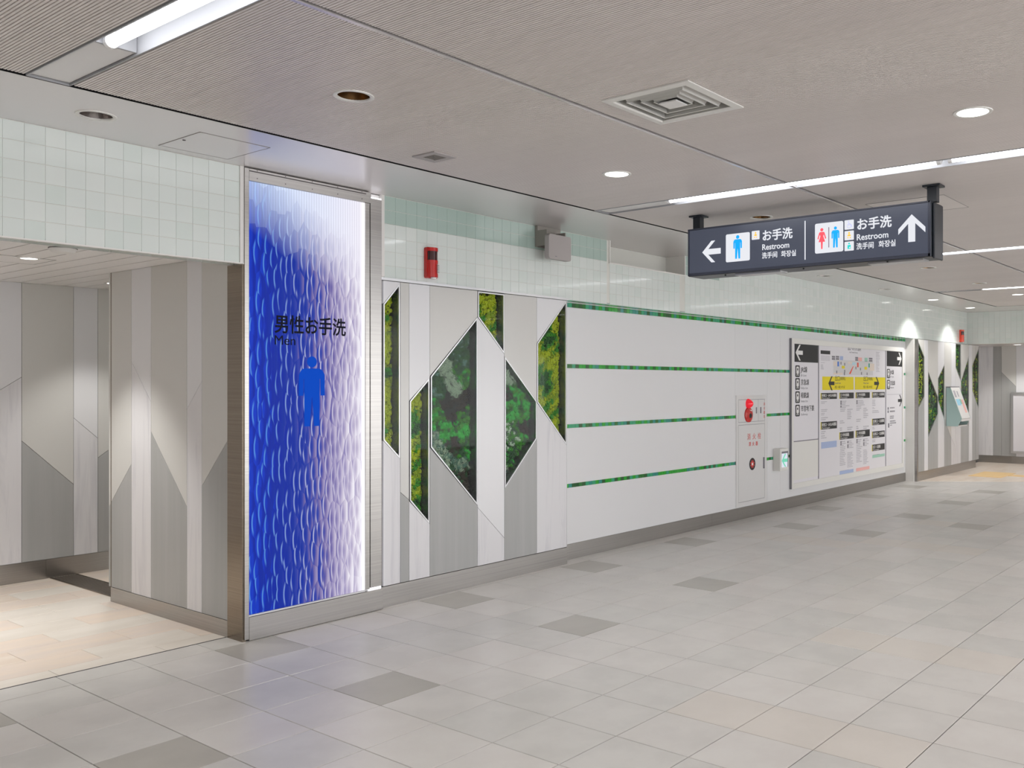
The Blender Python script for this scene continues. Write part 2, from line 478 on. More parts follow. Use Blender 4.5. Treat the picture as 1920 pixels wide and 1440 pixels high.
for i, j, x, y in cells:
    k = 3 if (i, j) in DARK else 4 if (i, j) in BEIGE else R.choice([0, 0, 1, 1, 2])
    y0, y1 = y - T / 2, y + T / 2
    if y1 > 5.628 or (i, j) not in single:
        y1 = min(y1, 5.625); g = .00175
        a = [rest.pt(p) for p in ((x - T / 2 + g, y0 + g, 0), (x + T / 2 - g, y0 + g, 0), (x + T / 2 - g, y1 - g, 0), (x - T / 2 + g, y1 - g, 0))]
        b = [rest.pt(p) for p in ((x - T / 2 + g, y0 + g, -.008), (x + T / 2 - g, y0 + g, -.008), (x + T / 2 - g, y1 - g, -.008), (x - T / 2 + g, y1 - g, -.008))]
        rest.cur = k
        rest.face(a)
        for q in range(4): rest.face([b[q], b[(q + 1) % 4], a[(q + 1) % 4], a[q]])
    else:
        inst('floor_tile', FT[k], (x, y, 0), floor)
rest.build('distant_tiles', ['floor_tile_%d' % i for i in range(5)], floor, kind='stuff')

# beige tile floor of the niche, 0.6 x 0.292 in running bond, behind a dark expansion line
nfloor = struct('floor', 'beige stone tile floor of the side passage')
MB().box(-1.0, 8, 5.615, 5.628, -0.007, 0.0005).build('expansion_joint', 'black', nfloor)
MB().box(-1.0, 3.18, 5.628, 8.9, -0.0078, -0.004).build('mortar_bed', 'niche_joint', nfloor)
NT = [tile_mesh('niche_tile_%d' % i, 0.6, 0.292, g=0.003, h=0.004) for i in range(3)]
for r in range(10):
    y0 = 5.778 + 0.2915 * r
    if y0 + .146 > 8.75: break
    for k in range(-3, 6):
        x = 2.475 + (0.3 if r % 2 else 0) - 0.6 * k + 0.3
        if x + .3 > 4.65 or (y0 < 7.2 and x - .3 > 3.17): continue
        inst('floor_tile', NT[R.choice([0, 0, 1, 2])], (x, y0 + .1457, 0), nfloor)
b = MB()
for k in range(7):
    x = 2.18 - 0.6 * k + 0.3 + .6
    b.box(x - .2985, x + .2985, 5.63, 5.776, -.004, 0)
b.build_parts('edge_tiles', 'niche_tile_2', nfloor)
# beige floor beyond the hall on the far right
b = MB(); b.prism([(0, 0)] * 0 or [(15.15, 5.43), (16.3, 3.6), (17.4, 1.2), (19.9, 1.2), (19.9, 5.9), (15.15, 5.9)], 0, 0) if False else None
bf = MB()
top = [bf.pt((x, y, 0.004)) for x, y in [(15.15, 5.43), (16.2, 3.9), (17.9, 1.6), (19.9, 1.6), (19.9, 5.7), (15.15, 5.7)]]
bot = [bf.pt((x, y, -0.002)) for x, y in [(15.15, 5.43), (16.2, 3.9), (17.9, 1.6), (19.9, 1.6), (19.9, 5.7), (15.15, 5.7)]]
bf.face(top)
for k in range(6): bf.face([bot[k], bot[(k + 1) % 6], top[(k + 1) % 6], top[k]])
bf.build('pale_floor_area', 'niche_tile_1', nfloor)

# tactile guide patch on the floor
tp = thing('tactile_paving', 'pale orange tactile paving patch on the beige floor by the far end wall', 'tactile paving', (17.3, 4.6, 0))
MB().box(16.55, 17.55, 4.42, 4.98, 0.003, 0.009).build('warning_block', 'tactile', tp)
MB().box(16.95, 17.25, 2.4, 4.41, 0.003, 0.009).build('guide_strip', 'tactile', tp)

# grating in the niche floor
gr = thing('floor_grating', 'grey metal floor grating across the passage behind the pillar', 'grating', (3.3, 8.0, 0))
g = MB()
g.box(3.22, 3.235, 7.3, 8.5, 0.0005, 0.006); g.box(3.42, 3.435, 7.3, 8.5, 0.0005, 0.006)
g.build('rim', 'stainless_dark', gr)
g = MB()
for k in range(48): g.box(3.235, 3.42, 7.3 + k * 0.025, 7.312 + k * 0.025, 0.0005, 0.005)
for k in range(9): g.box(3.24 + k * .02, 3.246 + k * .02, 7.3, 8.5, 0.0005, 0.0045)
g.build('bars', 'grate', gr, kind='stuff')

# ------------------------------------------------------------------ structure: walls
YB = 5.44     # tile band plane
wall = struct('wall_back', 'long side wall of the hall')
s = MB()
s.box(3.2, 18.4, 5.68, 5.8, 0, 3.0)
s.box(4.24, 6.9, 5.4405, 5.68, 2.402, 3.0); s.box(3.2, 4.24, 5.66, 5.68, 2.402, 3.0)
s.box(6.9, 8.2, 5.4405, 5.68, 2.402, 2.785)
s.box(8.2, 18.1, 5.4405, 5.68, 2.402, 3.0)
s.build('core', 'grout', wall)
s = MB(); s.box(-1.5, 3.145, 5.4325, 5.60, 2.40, 3.0)
s.build('lintel', 'grout', wall)
# glass tile band: 0.1 m tiles, six rows; single tiles near, joined beyond
def wt_mesh(m):
    b = MB(); a = 0.0493; c = 0.0486
    A = [b.pt(p) for p in ((-a, 0.004, -a), (a, 0.004, -a), (a, 0.004, a), (-a, 0.004, a))]
    B = [b.pt(p) for p in ((-a, 0.0006, -a), (a, 0.0012, -a), (a, 0.0012, a), (-a, 0.0012, a))]
    C = [b.pt(p) for p in ((-c, 0, -c), (c, 0, -c), (c, 0, c), (-c, 0, c))]
    for P, Q in ((A, B), (B, C)):
        for k in range(4): b.face([P[k], P[(k + 1) % 4], Q[(k + 1) % 4], Q[k]])
    b.face(C)
    return b.mesh('wall_tile', m, centre=False)[0]
WTM = [wt_mesh('glass_tile_0'), wt_mesh('glass_tile_1'), wt_mesh('glass_tile_2'), wt_mesh('glass_tile_dark')]
ODD = {(4.88, 2), (4.78, 3), (5.28, 2), (4.88, 3), (3.07, 5)}
nsingle = 0
def tile_band(xs, plane, rows, topz=2.998, dark=lambda x, r: False):
    global nsingle
    far = MB()
    for x in xs:
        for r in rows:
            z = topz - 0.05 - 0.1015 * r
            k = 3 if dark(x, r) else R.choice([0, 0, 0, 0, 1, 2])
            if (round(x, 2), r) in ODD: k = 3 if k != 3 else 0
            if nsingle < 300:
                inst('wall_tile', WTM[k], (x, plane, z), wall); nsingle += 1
            else:
                far.cur = k
                a = 0.0491
                A = [far.pt((x + dx * a, plane, z + dz * a)) for dx, dz in ((-1, -1), (1, -1), (1, 1), (-1, 1))]
                B = [far.pt((x + dx * a, plane + .004, z + dz * a)) for dx, dz in ((-1, -1), (1, -1), (1, 1), (-1, 1))]
                far.face(A)
                for q in range(4): far.face([B[q], B[(q + 1) % 4], A[(q + 1) % 4], A[q]])
    if far.v: far.build('distant_wall_tiles', ['glass_tile_0', 'glass_tile_1', 'glass_tile_2', 'glass_tile_dark'], wall, kind='stuff')
tile_band([3.0865 - .1 * k for k in range(17)], 5.43, range(6))
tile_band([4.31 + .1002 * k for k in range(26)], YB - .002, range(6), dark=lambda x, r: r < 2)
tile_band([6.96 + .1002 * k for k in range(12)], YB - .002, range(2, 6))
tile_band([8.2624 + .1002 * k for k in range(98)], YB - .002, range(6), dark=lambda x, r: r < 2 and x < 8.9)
# underside tiles of the lintel over the passage
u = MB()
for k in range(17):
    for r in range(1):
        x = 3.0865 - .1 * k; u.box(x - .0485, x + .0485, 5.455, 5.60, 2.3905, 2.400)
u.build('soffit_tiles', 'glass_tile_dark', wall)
MB().box(3.137, 3.163, 5.424, 5.45, 2.385, 3.0).build('trim_1', 'trim_white', None, kind='structure')
MB().box(4.233, 4.258, 5.432, 5.46, 2.41, 3.0).build('trim_2', 'trim_white', None, kind='structure')
t = MB(); t.box(6.897, 6.912, 5.430, 5.70, 2.79, 3.0); t.box(6.897, 8.21, 5.430, 5.445, 2.781, 2.793); t.box(8.198, 8.21, 5.430, 5.70, 2.79, 3.0)
t.build('trim_3', 'trim_white', None, kind='structure')
MB().box(-1.5, 3.165, 5.422, 5.452, 2.384, 2.392).build('trim_4', 'trim_white', None, kind='structure')
t = MB(); t.box(4.235, 6.305, 5.425, 5.47, 2.384, 2.402); t.build('trim_5', 'aluminium', None, kind='structure')
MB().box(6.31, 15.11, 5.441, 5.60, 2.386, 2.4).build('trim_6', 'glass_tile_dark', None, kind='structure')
MB().box(15.11, 18.06, 5.425, 5.47, 2.377, 2.387).build('trim_7', 'aluminium', None, kind='structure')
MB().box(15.095, 15.118, 5.425, 5.60, 0, 2.386).build('trim_8', 'trim_white', None, kind='structure')

# baseboards
def base(name, fr, u0, u1, h, w0, w1, cuts=(), m='stainless'):
    o = struct(name)
    us = [u0] + list(cuts) + [u1]
    for a, c in zip(us[:-1], us[1:]):
        MB(fr).slab(a + .0008, c - .0008, 0.001, h, w0, w1).build('skirting_board', m, o)
    return o
base('baseboard_back', FY(5.455), 4.243, 6.302, 0.150, -.03, .005)
base('baseboard_back', FY(5.57), 6.309, 15.095, 0.142, -.03, .004, (8.96, 9.55, 9.93, 12.4, 14.55))
base('baseboard_far', FY(5.38), 15.16, 18.36, 0.150, -.03, .004, (16.62,))
base('baseboard_right', FX(19.7), -7.4, 2.0, 0.150, -.02, .006, (-5.05,))
base('baseboard_back', FY(8.52), -1.5, 4.6, 0.160, -.02, .006, (3.2,))
base('baseboard_pillar', FX(3.16), -7.235, -5.60, 0.108, -.02, .005)

def panel(parent, fr, poly, m, w=0.0, gap=0.0016, label=None):
    p = inset(poly, gap)
    o = MB(fr).prism(p, w - 0.018, w).build('cladding_panel', m, parent)
    if label: o['label'] = label
    return o

# --- the moss section, front plane y = 5.455
D = 5.455
F = FY(D)
mosswall = struct('wall_back', 'angular white and grey clad wall section with moss cases')
TOPL, TOPR = 2.383, 2.383
def A(x, y): return None
P1 = [(4.264, 2.211), (4.415, 2.379), (4.416, 1.070), (4.264, 1.218)]
P2 = [(4.507, 1.500), (4.697, 1.677), (4.697, 0.554), (4.507, 0.753)]
P3 = [(4.710, 1.687), (5.199, 2.172), (5.199, 0.643), (4.710, 1.143)]
P4 = [(5.204, 2.380), (5.504, 2.379), (5.504, 1.878), (5.204, 2.170)]
P5 = [(5.510, 1.860), (5.901, 1.478), (5.901, 1.152), (5.510, 0.753)]
P6 = [(5.907, 1.983), (6.296, 2.385), (6.296, 1.073), (5.907, 1.470)]
xs = [4.264, 4.420, 4.502, 4.702, 5.201, 5.507, 5.904, 6.302]
TZ = 2.383; BZ = 0.152
def zat(poly, i, x):   # helper not needed beyond tidy corners
    return poly[i][1]
panel(mosswall, F, [(xs[0], P1[0][1]), (xs[1], P1[1][1]), (xs[1], TZ), (xs[0], TZ)], 'panel_white')
panel(mosswall, F, [(xs[0], BZ), (xs[1], BZ), (xs[1], P1[2][1]), (xs[0], P1[3][1])], 'panel_marble')
z1, z2 = 0.825, 0.759
panel(mosswall, F, [(xs[1], z1), (xs[2], z2), (xs[2], TZ), (xs[1], TZ)], 'panel_light')
panel(mosswall, F, [(xs[1], BZ), (xs[2], BZ), (xs[2], z2), (xs[1], z1)], 'panel_mid')
panel(mosswall, F, [(xs[2], P2[0][1]), (xs[3], P2[1][1]), (xs[3], TZ), (xs[2], TZ)], 'panel_white')
panel(mosswall, F, [(xs[2], BZ), (xs[3], BZ), (xs[3], P2[2][1]), (xs[2], P2[3][1])], 'panel_marble')
panel(mosswall, F, [(xs[3], P3[0][1]), (xs[4], P3[1][1]), (xs[4], TZ), (xs[3], TZ)], 'panel_light')
panel(mosswall, F, [(xs[3], BZ), (xs[4], BZ), (xs[4], P3[2][1]), (xs[3], P3[3][1])], 'panel_mid')
z1, z2 = 0.630, 0.339
panel(mosswall, F, [(xs[4], z1), (xs[5], z2), (xs[5], P4[2][1]), (xs[4], P4[3][1])], 'panel_white')
panel(mosswall, F, [(xs[4], BZ), (xs[5], BZ), (xs[5], z2), (xs[4], z1)], 'panel_marble')
panel(mosswall, F, [(xs[5], P5[0][1]), (xs[6], P5[1][1]), (xs[6], TZ), (xs[5], TZ)], 'panel_light')
panel(mosswall, F, [(xs[5], BZ), (xs[6], BZ), (xs[6], P5[2][1]), (xs[5], P5[3][1])], 'panel_mid')
panel(mosswall, F, [(xs[6], P6[0][1]), (xs[7], P6[1][1]), (xs[7], TZ), (xs[6], TZ)], 'panel_white')
panel(mosswall, F, [(xs[6], BZ), (xs[7], BZ), (xs[7], P6[2][1]), (xs[6], P6[3][1])], 'panel_marble')
# the steel return of the clad section against the white wall, and the backing
MB().box(6.302, 6.307, 5.455, 5.60, 0.0, 2.386).build('edge_return', 'aluminium', mosswall)
MB().box(4.24, 6.30, 5.60, 5.68, 0.0, 2.40).build('backing', 'case_back', mosswall)

# clumps for moss and leaves -------------------------------------------------
def ico():
    t = (1 + 5 ** .5) / 2
    v = np.array([(-1, t, 0), (1, t, 0), (-1, -t, 0), (1, -t, 0), (0, -1, t), (0, 1, t), (0, -1, -t), (0, 1, -t), (t, 0, -1), (t, 0, 1), (-t, 0, -1), (-t, 0, 1)], float)
    v /= np.linalg.norm(v[0])
    f = np.array([(0, 11, 5), (0, 5, 1), (0, 1, 7), (0, 7, 10), (0, 10, 11), (1, 5, 9), (5, 11, 4), (11, 10, 2), (10, 7, 6), (7, 1, 8), (3, 9, 4), (3, 4, 2), (3, 2, 6), (3, 6, 8), (3, 8, 9), (4, 9, 5), (2, 4, 11), (6, 2, 10), (8, 6, 7), (9, 8, 1)])
    return v, f
IV, IF = ico()
rng = np.random.default_rng(5)
def moss_clump(n=9, r=0.017, b=0.0075):
    vs, fs = [], []
    for k in range(n):
        th = rng.uniform(0, 2 * np.pi); rad = r * np.sqrt(rng.uniform(0, 1)); hgt = np.sqrt(max(r * r - rad * rad, 0)) * rng.uniform(.6, 1.0)
        c = np.array([rad * np.cos(th), -hgt, rad * np.sin(th)])
        s_ = b * rng.uniform(.7, 1.25); vs.append(IV * s_ * rng.uniform(.75, 1.2, IV.shape) + c); fs.append(IF + 12 * k)
    return np.vstack(vs), np.vstack(fs)
def leaf_clump(n=26, r=0.03, l=0.010, wd=0.004, up=0.0):
    vs, fs = [], []
    for k in range(n):
        d = rng.normal(size=3); d[1] = -abs(d[1]) * 1.2; d[2] += up; d /= np.linalg.norm(d)
        a = np.cross(d, rng.normal(size=3)); a /= np.linalg.norm(a)
        nrm = np.cross(a, d)
        c = d * r * rng.uniform(.35, 1.0)
        L_ = l * rng.uniform(.7, 1.3); W_ = wd * rng.uniform(.8, 1.3)
        vs.append(np.array([c - a * L_, c - nrm * W_ + d * .002, c + a * L_, c + nrm * W_ + d * .002])); fs.append(np.array([(0, 1, 2), (0, 2, 3)]) + 4 * k)
    return np.vstack(vs), np.vstack(fs)
MOSS = [moss_clump() for _ in range(8)]
LEAF = [leaf_clump(24, .032, .014, .0055) for _ in range(6)]
PALE = [leaf_clump(30, 0.034, 0.016, 0.0016, up=-.3) for _ in range(5)]
ROUND = [leaf_clump(15, 0.030, 0.013, 0.012) for _ in range(6)]
def fill(poly, fr, depth, chooser, step, name, parent, mats):
    us = [p[0] for p in poly]; vs_ = [p[1] for p in poly]
    V, Fc, MI = [], [], []; off = 0
    u = min(us); row = 0
    v0 = min(vs_)
    while v0 < max(vs_) + step:
        u = min(us) - step * (0.5 if row % 2 else 0)
        while u < max(us) + step:
            p = (u + R.uniform(-.3, .3) * step, v0 + R.uniform(-.3, .3) * step)
            if inside(p, poly):
                ch = chooser(p)
                if ch:
                    kind, mi, sc, dp = ch
                    vv, ff = R.choice(kind)
                    a = R.uniform(0, 6.28); ca, sa = math.cos(a), math.sin(a)
                    q = vv * sc; x = q[:, 0] * ca - q[:, 2] * sa; z = q[:, 0] * sa + q[:, 2] * ca
                    V.append(np.stack([x + p[0], q[:, 1] + depth - dp, z + p[1]], 1)); Fc.append(ff + off); off += len(vv)
                    MI.append(np.full(len(ff), mi))
            u += step
        v0 += step * .87; row += 1
    V = np.vstack(V); Fc = np.vstack(Fc); MI = np.concatenate(MI)
    # keep everything inside the case
    Pn = inset(poly, 0.004)
    us = [p[0] for p in Pn]
    V[:, 0] = np.clip(V[:, 0], min(us), max(us))
    A_ = np.array(fr); V = V @ A_[:3, :3].T + A_[:3, 3]
    c = (V.min(0) + V.max(0)) / 2
    me = bpy.data.meshes.new(name); me.vertices.add(len(V)); me.vertices.foreach_set('co', (V - c).ravel())
    me.loops.add(len(Fc) * 3); me.loops.foreach_set('vertex_index', Fc.ravel())
    me.polygons.add(len(Fc)); me.polygons.foreach_set('loop_start', np.arange(len(Fc)) * 3); me.polygons.foreach_set('loop_total', np.full(len(Fc), 3))
    for m in mats: me.materials.append(MATS[m])
    me.polygons.foreach_set('material_index', MI.astype(int)); me.update(calc_edges=True); me.validate()
    o = bpy.data.objects.new(name, me); COL.objects.link(o); o.location = c.tolist(); attach(o, parent); o['kind'] = 'stuff'
    return o
def vnoise(p, s, seed=0):
    return (math.sin(p[0] * s * 1.7 + seed) + math.sin(p[1] * s * 1.3 + seed * 2.1) + math.sin((p[0] + p[1]) * s * .9 + seed * .7) + math.sin((p[0] - 1.4 * p[1]) * s * 2.3 + seed)) / 4
def lichen(seed, bias=0.0):
    def ch(p):
        n = vnoise(p, 14, seed) + R.uniform(-.1, .1) + bias
        mi = 0 if n < -.05 else 1 if n < .22 else 2 if n < .5 else 3
        return (MOSS, mi, R.uniform(.8, 1.2), R.uniform(0, .022))
    return ch
LM = ['moss_lime', 'moss_olive', 'moss_green', 'moss_deep']
GM = ['leaf_bright', 'leaf_dark', 'leaf_pale', 'leaf_brown', 'leaf_bluegreen', 'moss_green', 'moss_deep']
def garden(zones, back):
    def ch(p):
        best = None
        for zx, zz, r, k in zones:
            d = math.hypot(p[0] - zx, p[1] - zz) / r + R.uniform(-.18, .18)
            if best is None or d < best[0]: best = (d, k)
        k = best[1] if best[0] < 1.25 else back
        if k == 'none': return None if R.random() < .55 else (LEAF, 3, .8, -.01)
        if k == 'bright': return (ROUND, R.choice([0, 0, 0, 5, 6]), R.uniform(.75, 1.15), R.uniform(0, .03))
        if k == 'green': return (ROUND, R.choice([0, 5, 5, 6]), R.uniform(.7, 1.05), R.uniform(0, .025))
        if k == 'dark': return (LEAF, R.choice([1, 1, 6, 4]), R.uniform(.8, 1.1), R.uniform(0, .015))
        if k == 'fern': return (LEAF, R.choice([1, 5, 1, 6, 0]), R.uniform(.7, 1.0), R.uniform(0, .02))
        if k == 'pale': return (PALE, 2, R.uniform(.8, 1.2), R.uniform(.01, .03))
        if k == 'grey': return (PALE, R.choice([4, 2]), R.uniform(.7, 1.0), R.uniform(.0, .02))
        if k == 'brown': return (LEAF, R.choice([3, 3, 1]), R.uniform(.7, 1.0), R.uniform(0, .01))
        if k == 'speck': return (LEAF, R.choice([2, 5, 1, 5, 1]), R.uniform(.6, .9), R.uniform(0, .015))
    return ch
Z3 = [(*(5.133, 1.852), .13, 'dark'), (*(5.087, 1.735), .1, 'fern'), (*(5.144, 1.671), .09, 'green'), (*(4.923, 1.755), .05, 'pale'), (*(4.973, 1.662), .06, 'pale'), (*(5.047, 1.585), .07, 'pale'), (*(5.162, 1.693), .04, 'pale'),
      (*(4.825, 1.607), .10, 'dark'), (*(5.018, 1.436), .14, 'none'), (*(5.133, 1.542), .08, 'none'), (*(4.808, 1.461), .06, 'green'), (*(4.852, 1.356), .07, 'bright'), (*(4.934, 1.269), .08, 'bright'), (*(5.121, 1.326), .1, 'green'), (*(5.133, 1.239), .08, 'bright'),
      (*(4.825, 1.177), .07, 'grey'), (*(5.018, 1.116), .08, 'brown'), (*(5.133, 1.088), .09, 'fern'), (*(4.934, 1.053), .08, 'grey'), (*(5.104, 0.991), .08, 'grey'), (*(5.133, 0.872), .1, 'brown'), (*(5.179, 0.760), .1, 'brown')]
Z5 = [(*(5.614, 1.696), .07, 'pale'), (*(5.653, 1.537), .06, 'brown'), (*(5.718, 1.559), .07, 'bright'), (*(5.817, 1.480), .09, 'bright'), (*(5.653, 1.400), .09, 'bright'), (*(5.850, 1.372), .08, 'green'), (*(5.653, 1.263), .1, 'speck'), (*(5.850, 1.256), .09, 'brown'), (*(5.685, 1.125), .1, 'speck'), (*(5.653, 0.990), .1, 'fern'), (*(5.817, 1.165), .07, 'green'), (*(5.620, 0.878), .08, 'grey')]
def moss_case(fr, poly, label, chooser, mats, step=0.021, depth=0.10, stuffname='moss', yoff=0.0):
    us = [p[0] for p in poly]; vs_ = [p[1] for p in poly]
    base_ = fr @ Vector((sum(us) / len(us), 0, min(vs_)))
    t = thing('moss_display_case', label, 'plant display', tuple(base_), 'angular moss display cases in the clad walls')
    inner = inset(poly, 0.011)
    MB(fr).prism(inset(poly, .001), -0.010, 0.003, [inner]).build('frame', 'aluminium', t)
    MB(fr).prism(inset(poly, .006), -0.125, -0.0105, [inset(poly, .010)]).build('reveal', 'reveal', t)
    MB(fr).prism(inset(poly, .008), -0.13, -0.12).build('back_panel', 'case_back', t)
    MB(fr).prism(inset(poly, .012), -0.007, -0.003).build('glass_pane', 'clear_glass', t)
    fill(inset(poly, .016), fr, depth + yoff, chooser, step, stuffname, t, mats)
    return t
moss_case(F, P1, 'tall lime moss case beside the blue restroom sign, pointed at top and bottom', lichen(1), LM)
moss_case(F, P2, 'narrow lime moss case, second from the blue restroom sign, pointed at the bottom', lichen(4.2), LM)
moss_case(F, P3, 'large dark green plant case with a pale silvery plant and brown hollow', garden(Z3, 'dark'), GM, step=0.026, stuffname='foliage')
moss_case(F, P4, 'short lime moss case hanging from the top rail above the white strip', lichen(2.7, -.05), LM)
moss_case(F, P5, 'bright green leafy plant case with slanted top and bottom, right of the tall white strip', garden(Z5, 'fern'), GM, step=0.026, stuffname='foliage')
moss_case(F, P6, 'olive moss case at the edge of the white striped wall', lichen(7.1, .12), LM)

# --- white wall with green mosaic lines, plane y = 5.57
D2 = 5.57; F2 = FY(D2)
STR = [(2.339, 2.382), (1.774, 1.813), (1.218, 1.255), (0.665, 0.703)]
X0, X1 = 6.309, 15.094
cuts = [X0, 9.487, 10.284, 10.634, 12.167, 13.707, X1]
for a, c in zip(cuts[:-1], cuts[1:]):
    zs = [(0.142, .665), (.703, 1.218), (1.255, 1.774), (1.813, 2.339)]
    for z0, z1 in zs:
        MB(F2).slab(a + .001, c - .001, z0 + .0015, z1 - .0015, -.03, 0).build('wall_panel', 'wall_enamel', wall)
MB(F2).slab(X0, X1, 2.3835, 2.388, -.03, .01).build('wall_panel', 'wall_enamel', wall)
MB(F2).slab(X0, X1, .142, 2.39, -.1, -.031).build('panel_backing', 'grout', wall)
BX0, BX1 = 10.893, 14.932
HX0, HX1 = 9.493, 10.277
runs = [[(X0, X1)], [(X0, BX0), (BX1 + .03, X1)], [(X0, HX0), (HX1, BX0), (BX1 + .03, X1)], [(X0, HX0), (HX1, BX0), (BX1 + .03, X1)]]
for (z0, z1), rr_ in zip(STR, runs):
    b = MB(F2)
    for a, c in rr_:
        n = max(1, round((c - a) / 0.0497)); p = (c - a) / n
        last = -1
        for k in range(n):
            m_ = R.choice([0, 1, 2, 3, 4, 1, 2]); b.cur = m_
            b.slab(a + k * p + .0014, a + (k + 1) * p - .0014, z0 + .001, z1 - .001, -.006, .001)
    for a, c in rr_: b.cur = 5; b.slab(a, c, z0 - .001, z1 + .001, -.02, -.0012)
    b.build('mosaic_line', ['mosaic_%d' % i for i in range(5)] + ['grout'], wall, kind='stuff')

# --- pillar: wall facing the passage, x = 3.16
F3 = FX(3.16)
pil = struct('wall_pillar', 'grey and white clad end wall beside the passage')
def S(p): return p
uA = [-7.279, -6.920, -6.626, -6.126, -5.930, -5.537]
zz = [(0.706, 1.045), (1.793, 1.501), (1.291, 0.798), (1.457, 1.646), (0.950, 1.339)]
mm = [('panel_light', 'panel_mid'), ('panel_white', 'panel_marble'), ('panel_light', 'panel_mid'), ('panel_white', 'panel_marble'), ('panel_light', 'panel_mid')]
for k in range(5):
    a, c = uA[k], uA[k + 1]; za, zc = zz[k]
    panel(pil, F3, [(a, za), (c, zc), (c, 2.462), (a, 2.462)], mm[k][0])
    panel(pil, F3, [(a, .108), (c, .108), (c, zc), (a, za)], mm[k][1])
MB().box(3.18, 4.2, 5.66, 7.235, 0, 2.462).build('core', 'grout', pil)
MB().box(3.155, 3.18, 5.43, 5.605, 0, 2.386).build('steel_jamb', 'stainless_dark', pil)
MB().box(3.158, 4.2, 7.236, 7.245, 0, 2.462).build('end_return', 'stainless_dark', pil)

# --- passage back wall y = 8.52
F4 = FY(8.52)
nb = struct('wall_back', 'white and grey clad back wall of the passage')
ux = [1.0, 3.020, 3.413, 3.608, 4.25, 4.62]
ux.insert(0, 0.55)
zc = [(1.2, 1.2)] 
zz = [(1.531 - .33, 1.531 - .33), (1.531 - .9, 1.685), (1.161, 0.769), (1.339, 1.155), (0.985, 0.985 + .45), (1.3, 1.0)]
z0_, z1_ = 1.531, 1.685
sl = (z1_ - z0_) / (3.020 - 2.865)
zz[1] = (z1_ - sl * (ux[2] - ux[1]), z1_)
mm = [('panel_light', 'panel_mid'), ('panel_white', 'panel_marble'), ('panel_light', 'panel_mid'), ('panel_white', 'panel_marble'), ('panel_light', 'panel_mid'), ('panel_white', 'panel_marble')]
for k in range(6):
    a, c = ux[k], ux[k + 1]; za, zc_ = zz[k]; za = max(za, .3)
    panel(nb, F4, [(a, za), (c, zc_), (c, 2.46), (a, 2.46)], mm[k][0])
    panel(nb, F4, [(a, .16), (c, .16), (c, zc_), (a, za)], mm[k][1])
MB().box(-1.5, 4.7, 8.54, 8.7, 0, 2.6).build('core', 'grout', nb)
MB().box(4.62, 4.7, 7.2, 8.6, 0, 2.6).build('right_side', 'panel_light', nb)
MB().box(-1.6, -1.5, 5.6, 8.7, 0, 2.6).build('left_side', 'panel_mid', nb)  # unseen passage end, added to keep light off the pillar

# --- far moss section y = 5.38, x 15.13 - 18.37
F5 = FY(5.38)
fm = struct('wall_far', 'angular clad wall section with moss at the far end')
PX = [1721.5, 1733, 1740, 1758.6, 1770.5, 1783.5, 1791.6, 1801.5, 1816.4, 1822.8, 1835]
fx = [15.174, 15.471, 15.656, 16.167, 16.507, 16.893, 17.140, 17.451, 17.936, 18.151, 18.573]
def zf(px, py): return None
FZ = 2.376; FB = .15
h = dict(
 a0=2.341, a1=2.090, a2=1.402, a3=1.191,
 b0=1.847, b1=1.394, b2=1.093, b3=0.696,
 c0=1.731, c1=1.981, c2=0.989, c3=1.337,
 d0=1.008, d1=0.656,
 e0=2.355, e2=1.668, e3=1.933,
 g0=1.688, g1=2.158, g2=0.832, g3=1.249,
 i0=1.988, i1=2.342, i2=1.124, i3=1.494,
 k0=0.656, k1=0.468)
C1 = [(fx[0], h['a0']), (fx[1], h['a1']), (fx[1], h['a2']), (fx[0], h['a3'])]
C2 = [(fx[2], h['b0']), (fx[3], h['b1']), (fx[3], h['b2']), (fx[2], h['b3'])]
C3 = [(fx[3], h['c0']), (fx[4], h['c1']), (fx[4], h['c2']), (fx[3], h['c3'])]
C4 = [(fx[6], FZ), (fx[7], FZ), (fx[7], h['e2']), (fx[6], h['e3'])]
C5 = [(fx[7], h['g0']), (fx[8], h['g1']), (fx[8], h['g2']), (fx[7], h['g3'])]
C6 = [(fx[9], h['i0']), (fx[10], h['i1']), (fx[10], h['i2']), (fx[9], h['i3'])]
def strip(i, z0a, z0b, z1a, z1b, m): panel(fm, F5, [(fx[i], z0a), (fx[i + 1], z0b), (fx[i + 1], z1b), (fx[i], z1a)], m)
strip(0, h['a0'], h['a1'], FZ, FZ, 'panel_light'); strip(0, FB, FB, h['a3'], h['a2'], 'panel_mid')
strip(1, FB, FB, FZ, FZ, 'panel_white')
strip(2, h['b0'], h['b1'], FZ, FZ, 'panel_light'); strip(2, FB, FB, h['b3'], h['b2'], 'panel_mid')
strip(3, h['c0'], h['c1'], FZ, FZ, 'panel_white'); strip(3, FB, FB, h['c3'], h['c2'], 'panel_marble')
strip(4, h['d0'], h['d1'], FZ, FZ, 'panel_light'); strip(4, FB, FB, h['d0'], h['d1'], 'panel_mid')
strip(5, h['k0'], h['k1'], FZ, FZ, 'panel_white'); strip(5, FB, FB, h['k0'], h['k1'], 'panel_marble')
strip(6, .9, .8, h['e3'], h['e2'], 'panel_white'); strip(6, FB, FB, .9, .8, 'panel_marble')
strip(7, h['g0'], h['g1'], FZ, FZ, 'panel_light'); strip(7, FB, FB, h['g3'], h['g2'], 'panel_mid')
strip(8, FB, FB, FZ, FZ, 'panel_white')
strip(9, h['i0'], h['i1'], FZ, FZ, 'panel_light'); strip(9, FB, FB, h['i3'], h['i2'], 'panel_mid')
MB().box(15.118, 15.165, 5.378, 5.60, 0, 2.376).build('steel_jamb', 'stainless', fm)
MB().box(18.355, 18.362, 5.38, 5.60, 0, 2.376).build('edge_return', 'stainless_dark', fm)
